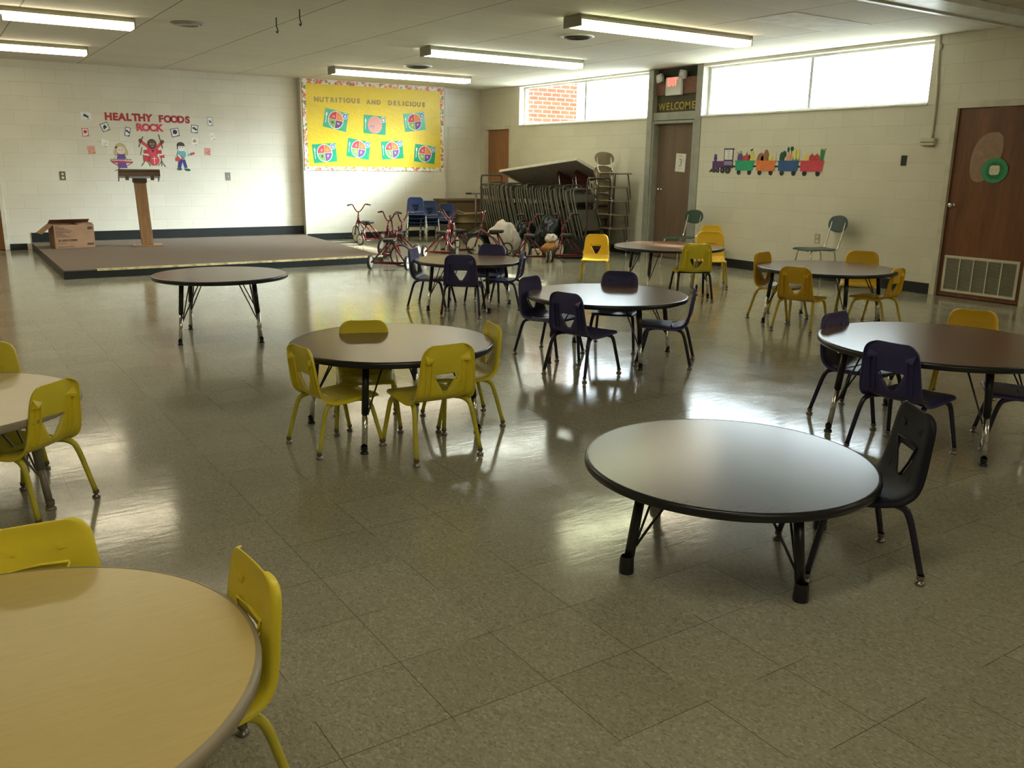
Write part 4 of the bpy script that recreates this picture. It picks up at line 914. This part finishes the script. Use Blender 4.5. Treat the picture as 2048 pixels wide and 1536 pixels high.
# outlets
def outlet(lb, loc, base_, w_, h_, mat, sw=False):
    t = thing('wall_outlet' if not sw else 'switch_plate', lb, 'outlet' if not sw else 'switch', loc, base_)
    bm = nb(); prism(bm, rect(-w_ / 2, -h_ / 2, w_ / 2, h_ / 2), 0, .006); obj('cover_plate', bm, mat, t, bevel=.0015)
    if not sw:
        for s in (-1, 1): bm = nb(); prism(bm, ell(0, s * .028, .020, .019, 16), .006, .009); obj('socket', bm, 'thermo', t)
    else:
        bm = nb(); prism(bm, rect(-.006, -.012, .006, .012), .006, .014); obj('toggle', bm, 'thermo', t)
outlet('brown wall outlet above the cardboard box', (1.845, D, 1.137), BW, .085, .135, 'outlet')
outlet('grey plate on the back wall right of the lectern', (4.435, D, 1.139), BW, .085, .135, 'greyplate', True)
outlet('beige wall outlet left of the teal school chair', (W, 7.34, .517), RW, .08, .125, 'outletm')

# ---- bulletin board
t = thing('bulletin_board', 'large yellow bulletin board with a fruit-print border on the back wall', 'bulletin board', (7.195, DB - .001, 2.04), BW)
hw, hh, bw = 1.425, .785, .07
bm = nb(); prism(bm, rect(-hw, -hh, hw, hh), 0, .010); obj('backing', bm, 'cream', t)
m_, nt, b_ = new_mat('wrinkled_yellow_paper'); v_ = obj_vec(nt, (1, 1.6, 1)); L(nt, ramp(nt, noise(nt, 2, 3, v_), [(.3, (.70, .50, .008)), (.7, (.78, .57, .012))]), b_.inputs['Base Color']); b_.inputs['Roughness'].default_value = .4
L(nt, bump(nt, noise(nt, 5, 3, v_, .55, 1.2), .6, .012), b_.inputs['Normal']); M['ypaper'] = m_
bm = nb(); prism(bm, rect(-hw + bw - .01, -hh + bw - .01, hw - bw + .01, hh - bw + .01), .010, .012); obj('yellow_paper', bm, 'ypaper', t)
for (a, b2, c, d) in ((-hw, hh - bw, hw, hh), (-hw, -hh, hw, -hh + bw), (-hw, -hh + bw, -hw + bw, hh - bw), (hw - bw, -hh + bw, hw, hh - bw)):
    bm = nb(); prism(bm, rect(a, b2, c, d), .012, .0145); obj('border_strip', bm, 'border', t)
gl = ('olive-grey', 'letters of the bulletin board title'); yb = DB - .0150
put('NUTRITIOUS', spread(5.985, 6.895, 10, wts('NUTRITIOUS')), [2.452 + .001 * i for i in range(10)], .112, 'p_greyy', gl, 'NUTRITIOUS', y=yb, wob=.02, bold=.003)
put('AND', spread(6.99, 7.30, 3), 2.455, .112, 'p_greyy', gl, 'AND', y=yb, wob=.02, bold=.003)
put('DELICIOUS', spread(7.43, 8.235, 9, wts('DELICIOUS')), 2.458, .112, 'p_greyy', gl, 'DELICIOUS', y=yb, wob=.02, bold=.003)
PM = [(6.39, 2.147, -11, 'upper left'), (7.159, 2.087, -3, 'upper middle, with a faded pink plate'), (7.989, 2.171, 7, 'upper right'), (6.155, 1.563, 5, 'lower left corner'), (6.818, 1.647, -8, 'second from the left in the lower row'), (7.508, 1.643, 4, 'third from the left in the lower row'), (8.202, 1.582, -6, 'lower right corner')]
for k, (x, z, a, lb) in enumerate(PM):
    t = thing('placemat', 'green paper placemat with food-group plate, ' + lb, 'placemat', (x, DB - .0132, z), wallrot(BW, R_(a)), 'placemats on the bulletin board')
    flat('mat', rect(-.225, -.165, .225, .165), 'placgreen', t, 0, .0015)
    flat('plate', ell(0, 0, .148, .158, 32), 'p_pink' if k == 1 else 'p_white', t, 1, .0015)
    if k == 1:
        flat('food', ell(0, 0, .136, .146, 32), 'p_pink', t, 2, .0015); flat('label_strip', rect(-.11, -.045, .0, -.02), 'p_lilac', t, 3, .0015)
    else:
        q = .012
        for (a0, col, nm) in ((0, 'p_orange', 'grain_section'), (1, 'p_red', 'fruit_section'), (2, 'p_lime', 'vegetable_section'), (3, 'p_purple' if k == 0 else 'p_vio', 'protein_section')):
            sgx = (1, -1, -1, 1)[a0]; sgy = (1, 1, -1, -1)[a0]; o_ = (sgx * .003, sgy * .003)
            P = [o_] + [(o_[0] + .132 * math.cos(a0 * PI / 2 + PI / 2 * i / 10), o_[1] + .142 * math.sin(a0 * PI / 2 + PI / 2 * i / 10)) for i in range(11)]
            s_ = flat(nm, P, col, t, 2, .0015)
            ccx, ccy = sgx * .055, sgy * .055
            flat('food_picture', [ell(ccx, ccy, .028, .018, 12, rot=.4 * k)], ('p_gold', 'p_pink', 'p_dkgreen' if k in (0, 3) else 'p_yell', 'p_pink')[a0], s_, 3, .0015)
    flat('cup', ell(.165, .105, .054, .054, 24), 'p_white', t, 2, .0015); flat('milk', ell(.165, .105, .045, .045, 24), 'p_grey' if k == 1 else 'p_cup', t, 3, .0015); flat('cup_picture', ell(.165, .10, .016, .022, 10, rot=.3 * k), 'p_white', t, 4, .0015)
    flat('fork', [rect(-.192, -.09, -.183, .04), ell(-.1875, .065, .013, .035, 12)], 'p_white', t, 1, .0015)

# ================================================================== RIGHT WALL DECORATIONS
def rw(y, z): return (W, y, z)
# paper train; local x to the right in the view = decreasing y
t = thing('paper_train_engine', 'purple paper steam engine with four black wheels leading the train', 'cut-out', rw(9.10, 1.42), RW)
flat('boiler', [rect(-.17, -.03, .06, .066)], 'p_purple', t, 0); flat('chimney', [[(-.135, .06), (-.095, .06), (-.085, .10), (-.095, .145), (-.09, .16), (-.145, .16), (-.14, .145), (-.15, .10)]], 'p_purple', t, 0)
flat('cab_frame', [rect(.045, .066, .055 + .0, .235), rect(.205, .0, .222, .235), rect(.04, .222, .235, .24), rect(.055, .066, .205, .085)], 'p_dpurple', t, 1)
flat('cab_sign', rect(.055, .085, .205, .222), 'p_white', t, 0); flat('sign_text', [rect(.10, .20, .165, .206), rect(.115, .165, .15, .170), rect(.12, .14, .145, .145), rect(.11, .112, .155, .118)], 'p_grey', t, 2)
flat('cab_panel', rect(.055, .01, .205, .066), 'p_lilac', t, 1); flat('cab_lower', [[(.04, -.03), (.23, -.03), (.23, .01), (.04, .01)]], 'p_dpurple', t, 1)
for (x, r) in ((-.13, .036), (-.06, .036), (.035, .044), (.135, .052)):
    wl = flat('wheel', ell(x, -.06 + (r - .04) * .3, r, r, 24), 'p_black', t, 2); flat('spokes', [bar2(x - r * .6, -.06, x + r * .6, -.06, .005), bar2(x, -.06 - r * .6, x, -.06 + r * .6, .005)], 'p_grey', wl, 3)
flat('cow_catcher', [[(-.17, -.03), (-.17, -.085), (-.235, -.09)]], 'p_dkbrown', t, 1); flat('coupler', rect(.23, -.02, .285, .005), 'p_black', t, 0)
GTR = 'wagons of the paper food train'
def wagon(y, col, lb, coup, foods, wdt=.335):
    t = thing('paper_train_wagon', lb, 'cut-out', rw(y, 1.425), RW, GTR); h = wdt / 2
    flat('wagon_box', [[(-h, .065), (h, .062), (h - .02, -.065), (-h + .005, -.065)]], col, t, 3)
    flat('wagon_rim', [rect(-h - .012, .056, h + .012, .070)], col, t, 4)
    for x in (-h * .6, h * .55): flat('wheel', ell(x, -.088, .034, .036, 20), 'p_black', t, 2)
    if coup: flat('coupler', rect(h - .02, -.018, h + .07, .006), 'p_black', t, 1)
    for i, (nm, col_, P) in enumerate(foods): flat(nm, P, col_, t, 1 + i % 2)
wagon(8.66, 'p_green', 'green paper train wagon carrying an eggplant, a red pepper and a pear', True, [
 ('eggplant', 'p_vio', [ell(-.09, .10, .052, .07)]), ('eggplant_leaf', 'p_lgreen', [[(-.15, .19), (-.09, .155), (-.13, .15)], [(-.06, .19), (-.09, .155), (-.10, .20)]]),
 ('red_pepper', 'p_red', [[(-.04, .07), (.07, .07), (.12, .15), (.03, .145), (-.04, .13)]]), ('pepper_leaf', 'p_lgreen', [[(.0, .14), (.03, .185), (.04, .14)]]),
 ('pear', 'p_yell', [ell(.12, .10, .055, .06), ell(.12, .15, .034, .05)]), ('pear_leaf', 'p_lgreen', [[(.08, .21), (.12, .20), (.14, .23), (.11, .19)]])])
wagon(8.285, 'p_orange', 'orange paper train wagon carrying bread loaves and a brown potato', True, [
 ('bread_loaf', 'p_brown', [ell(-.10, .09, .065, .085, rot=-.3)]), ('potato', 'p_brown', [ell(-.005, .115, .045, .10)]), ('bread_slice', 'p_tan', [ell(-.055, .08, .04, .06)]),
 ('cookie', 'p_yell', [ell(.065, .095, .042, .045)]), ('chocolate_chip', 'p_dkbrown', [ell(.05, .11, .009), ell(.08, .09, .009), ell(.06, .08, .008)]), ('milk_jug', 'p_cream', [[(.10, .07), (.165, .07), (.16, .17), (.10, .15)]])])
wagon(7.906, 'p_blue', 'blue paper train wagon carrying broccoli, carrots and corn', True, [
 ('broccoli', 'p_dkgreen', [ell(-.115, .13, .04, .05), ell(-.08, .15, .035, .045), ell(-.13, .10, .03, .035), rect(-.11, .06, -.075, .13)]), ('carrot', 'p_coral', [[(-.055, .065), (.02, .065), (.02, .16), (-.01, .175)], [(-.03, .065), (.03, .065), (.04, .17), (.0, .15)]]),
 ('carrot_leaf', 'p_dkgreen', [ell(-.02, .21, .018, .035), ell(.04, .22, .028, .030), rect(-.015, .16, -.008, .20), rect(.03, .165, .04, .20)]), ('corn', 'p_yell', [ell(.09, .15, .027, .07, rot=.05), ell(.145, .155, .024, .075)]), ('corn_husk', 'p_lgreen', [[(.05, .065), (.12, .065), (.11, .14), (.085, .10), (.06, .14)], [(.12, .065), (.165, .065), (.165, .17), (.145, .12), (.125, .16)]])])
wagon(7.53, 'p_crimson', 'red paper train wagon at the end carrying an onion, apples and celery', False, [
 ('onion', 'p_yell', [ell(-.095, .09, .045, .045), [(-.12, .12), (-.07, .12), (-.09, .17)]]), ('apple', 'p_red', [ell(-.01, .10, .045, .050)]), ('apple', 'p_red', [ell(.065, .10, .045, .050)]), ('apple_stem', 'p_dkbrown', [rect(-.012, .14, -.006, .165), rect(.063, .14, .069, .165)]),
 ('celery', 'p_dgrn', [[(.11, .065), (.165, .065), (.185, .20), (.12, .215)]]), ('celery_top', 'p_lgreen', [[(.115, .20), (.14, .225), (.15, .20), (.20, .225), (.18, .19)]])], .36)
bm = nb(); prism(bm, rect(-.035, -.058, .035, .058), 0, .008); o = obj('dark_wall_plate', bm, 'p_black', None, bevel=.002); o.location = rw(6.245, 1.50); o.rotation_euler = RW; tag(o, 'small black rectangular plate on the right wall between train and thermostat', 'plate')
t = thing('thermostat', 'ivory thermostat box at the foot of a painted conduit', 'thermostat', rw(5.96, 1.705), RW)
bm = nb(); prism(bm, rect(-.085, -.04, .085, .04), 0, .045); obj('case', bm, 'thermo', t, bevel=.006)
bm = nb(); prism(bm, rect(-.078, -.008, .078, .0), .045, .048); prism(bm, rect(-.05, -.046, .078, -.038), 0, .04); obj('slot', bm, 'olive', t)
bm = nb(); tube(bm, spline([(W - .012, 5.925, 1.745), (W - .012, 5.93, 2.2), (W - .012, 5.955, 2.5), (W - .012, 5.975, 2.74), (W - .012, 5.98, H)], 6), .013, 8); lathe(bm, [(.013, 0), (.024, .015), (.024, .05), (.013, .07)], 12, (W - .014, 5.955, 2.68)); struct(obj('trim_9', bm, 'cream', None, True))
# door 4: grille, kiwi, oval
t = thing('door_grille', 'white framed louvre grille at the bottom of the red-brown door', 'grille', (W + .03, 5.19, .26), RW)
bm = nb(); hw2, hh2 = .42, .205
for q in (rect(-hw2, hh2 - .03, hw2, hh2), rect(-hw2, -hh2, hw2, -hh2 + .03), rect(-hw2, -hh2 + .03, -hw2 + .03, hh2 - .03), rect(hw2 - .03, -hh2 + .03, hw2, hh2 - .03)): prism(bm, q, 0, .012)
obj('grille_frame', bm, 'cream', t, bevel=.002)
bm = nb()
for k in range(1, 5): x = -hw2 + .03 + (2 * hw2 - .06) * k / 5; prism(bm, rect(x - .006, -hh2 + .03, x + .006, hh2 - .03), .002, .012)
obj('mullion', bm, 'cream', t)
bm = nb()
for k in range(22):
    y = -hh2 + .035 + k * .0158; prism(bm, rect(-hw2 + .03, y, hw2 - .03, y + .009), .001, .006)
obj('louvre_slat', bm, 'housing', t)
bm = nb(); prism(bm, rect(-hw2 + .02, -hh2 + .02, hw2 - .02, hh2 - .02), .0, .001); obj('grille_backing', bm, 'ventdark', t)
bm = nb(); P = [(.10, .255), (.155, .21), (.17, .10), (.16, .0), (.11, -.10), (.05, -.20), (-.03, -.262), (-.11, -.25), (-.155, -.17), (-.165, -.02), (-.14, .10), (-.08, .20), (.0, .25)]
prism(bm, [(a, b) for a, b in [tuple(q) for q in [(v.x, v.y) for v in spline([(a, b, 0) for a, b in P + [P[0]]], 4)[:-1]]]], 0, .003); o = obj('oval_paper', bm, 'ovalpaper'); o.location = (W + .03, 5.30, 1.54); o.rotation_euler = RW; tag(o, 'large brownish translucent oval paper on the red-brown door', 'paper')
t = thing('kiwi_cutout', 'round green paper kiwi slice with a pale centre on the red-brown door', 'cut-out', (W + .027, 5.185, 1.40), RW)
flat('kiwi_flesh', ell(0, 0, .142, .132, 36), 'p_kiwi', t, 1, .003)
flat('kiwi_ring', [bar2(.070 * math.cos(a), .062 * math.sin(a), .098 * math.cos(a), .088 * math.sin(a), .004) for a in [i * 2 * PI / 26 for i in range(26)]], 'p_kiwid', t, 2, .003)
flat('kiwi_centre', [[(-.05, .04), (-.03, .052), (.05, .05), (.058, .0), (.045, -.042), (-.03, -.048), (-.055, -.03)]], 'p_cream', t, 2, .0034)
# door 3: notice, exit sign, lamps, welcome
t = thing('door_notice', 'white sheet with a large 3 taped to the brown exit door', 'notice', (W + .10, 10.03, 1.46), wallrot(RW, R_(-3)))
flat('sheet', rect(-.105, -.135, .105, .135), 'paperwhite', t, 0)
text_part('numeral', '3', .16, 'p_grey', t, (.0, -.055, .003)); flat('text_line', [rect(-.04, .095, .03, .101), rect(-.035, -.085, .04, -.080)], 'p_grey', t, 1)
t = thing('exit_sign', 'white EXIT sign with glowing red letters above the brown door', 'sign', (W + .02, 10.15, 2.575), RW)
bm = nb(); prism(bm, rect(-.165, -.135, .165, .125), 0, .045); obj('sign_box', bm, 'white_paint', t, bevel=.005)
text_part('exit_lettering', 'EXIT', .155, 'exitred', t, (-.02, .0, .047), bold=.006, sx=.62, rot=(0, 0, R_(0)))
flat('screw', ell(.13, -.105, .008), 'ink', t, 20)
for (y, z, lb, a) in ((10.46, 2.70, 'square clear emergency lamp left of the EXIT sign', .25), (9.97, 2.725, 'square clear emergency lamp right of the EXIT sign', -.2)):
    t = thing('emergency_lamp', lb, 'lamp', (W + .03, y, z), wallrot(RW, a), 'emergency lamps by the EXIT sign')
    bm = nb(); prism(bm, [(-.055, -.06), (.055, -.06), (.075, 0), (.055, .06), (-.055, .06), (-.065, 0)], .02, .07); obj('lamp_head', bm, 'brasslens', t, bevel=.008)
    bm = nb(); prism(bm, ell(0, 0, .035, .035, 16), .07, .076); obj('lens', bm, 'white_paint', t)
    bm = nb(); prism(bm, rect(-.015, -.015, .015, .015), -.02, .02); obj('bracket', bm, 'ventdark', t)
seen = {}
for ch, y, z in zip('WELCOME', (10.459, 10.328, 10.234, 10.141, 10.029, 9.904, 9.785), (2.236, 2.238, 2.238, 2.240, 2.240, 2.240, 2.240)):
    me = letter_mesh(ch, .150, .003, .002); me.materials.clear(); me.materials.append(M['p_gold'])
    o = bpy.data.objects.new('welcome_letter', me); C.objects.link(o); o.location = (W + .058, y, z); o.rotation_euler = RW; seen[ch] = seen.get(ch, 0) + 1
    tag(o, 'yellow letter %s of WELCOME above the brown door%s' % (ch, '' if ch != 'E' else (' (first E)' if seen[ch] == 1 else ' (last E)')), 'letter', 'WELCOME letters above the door')
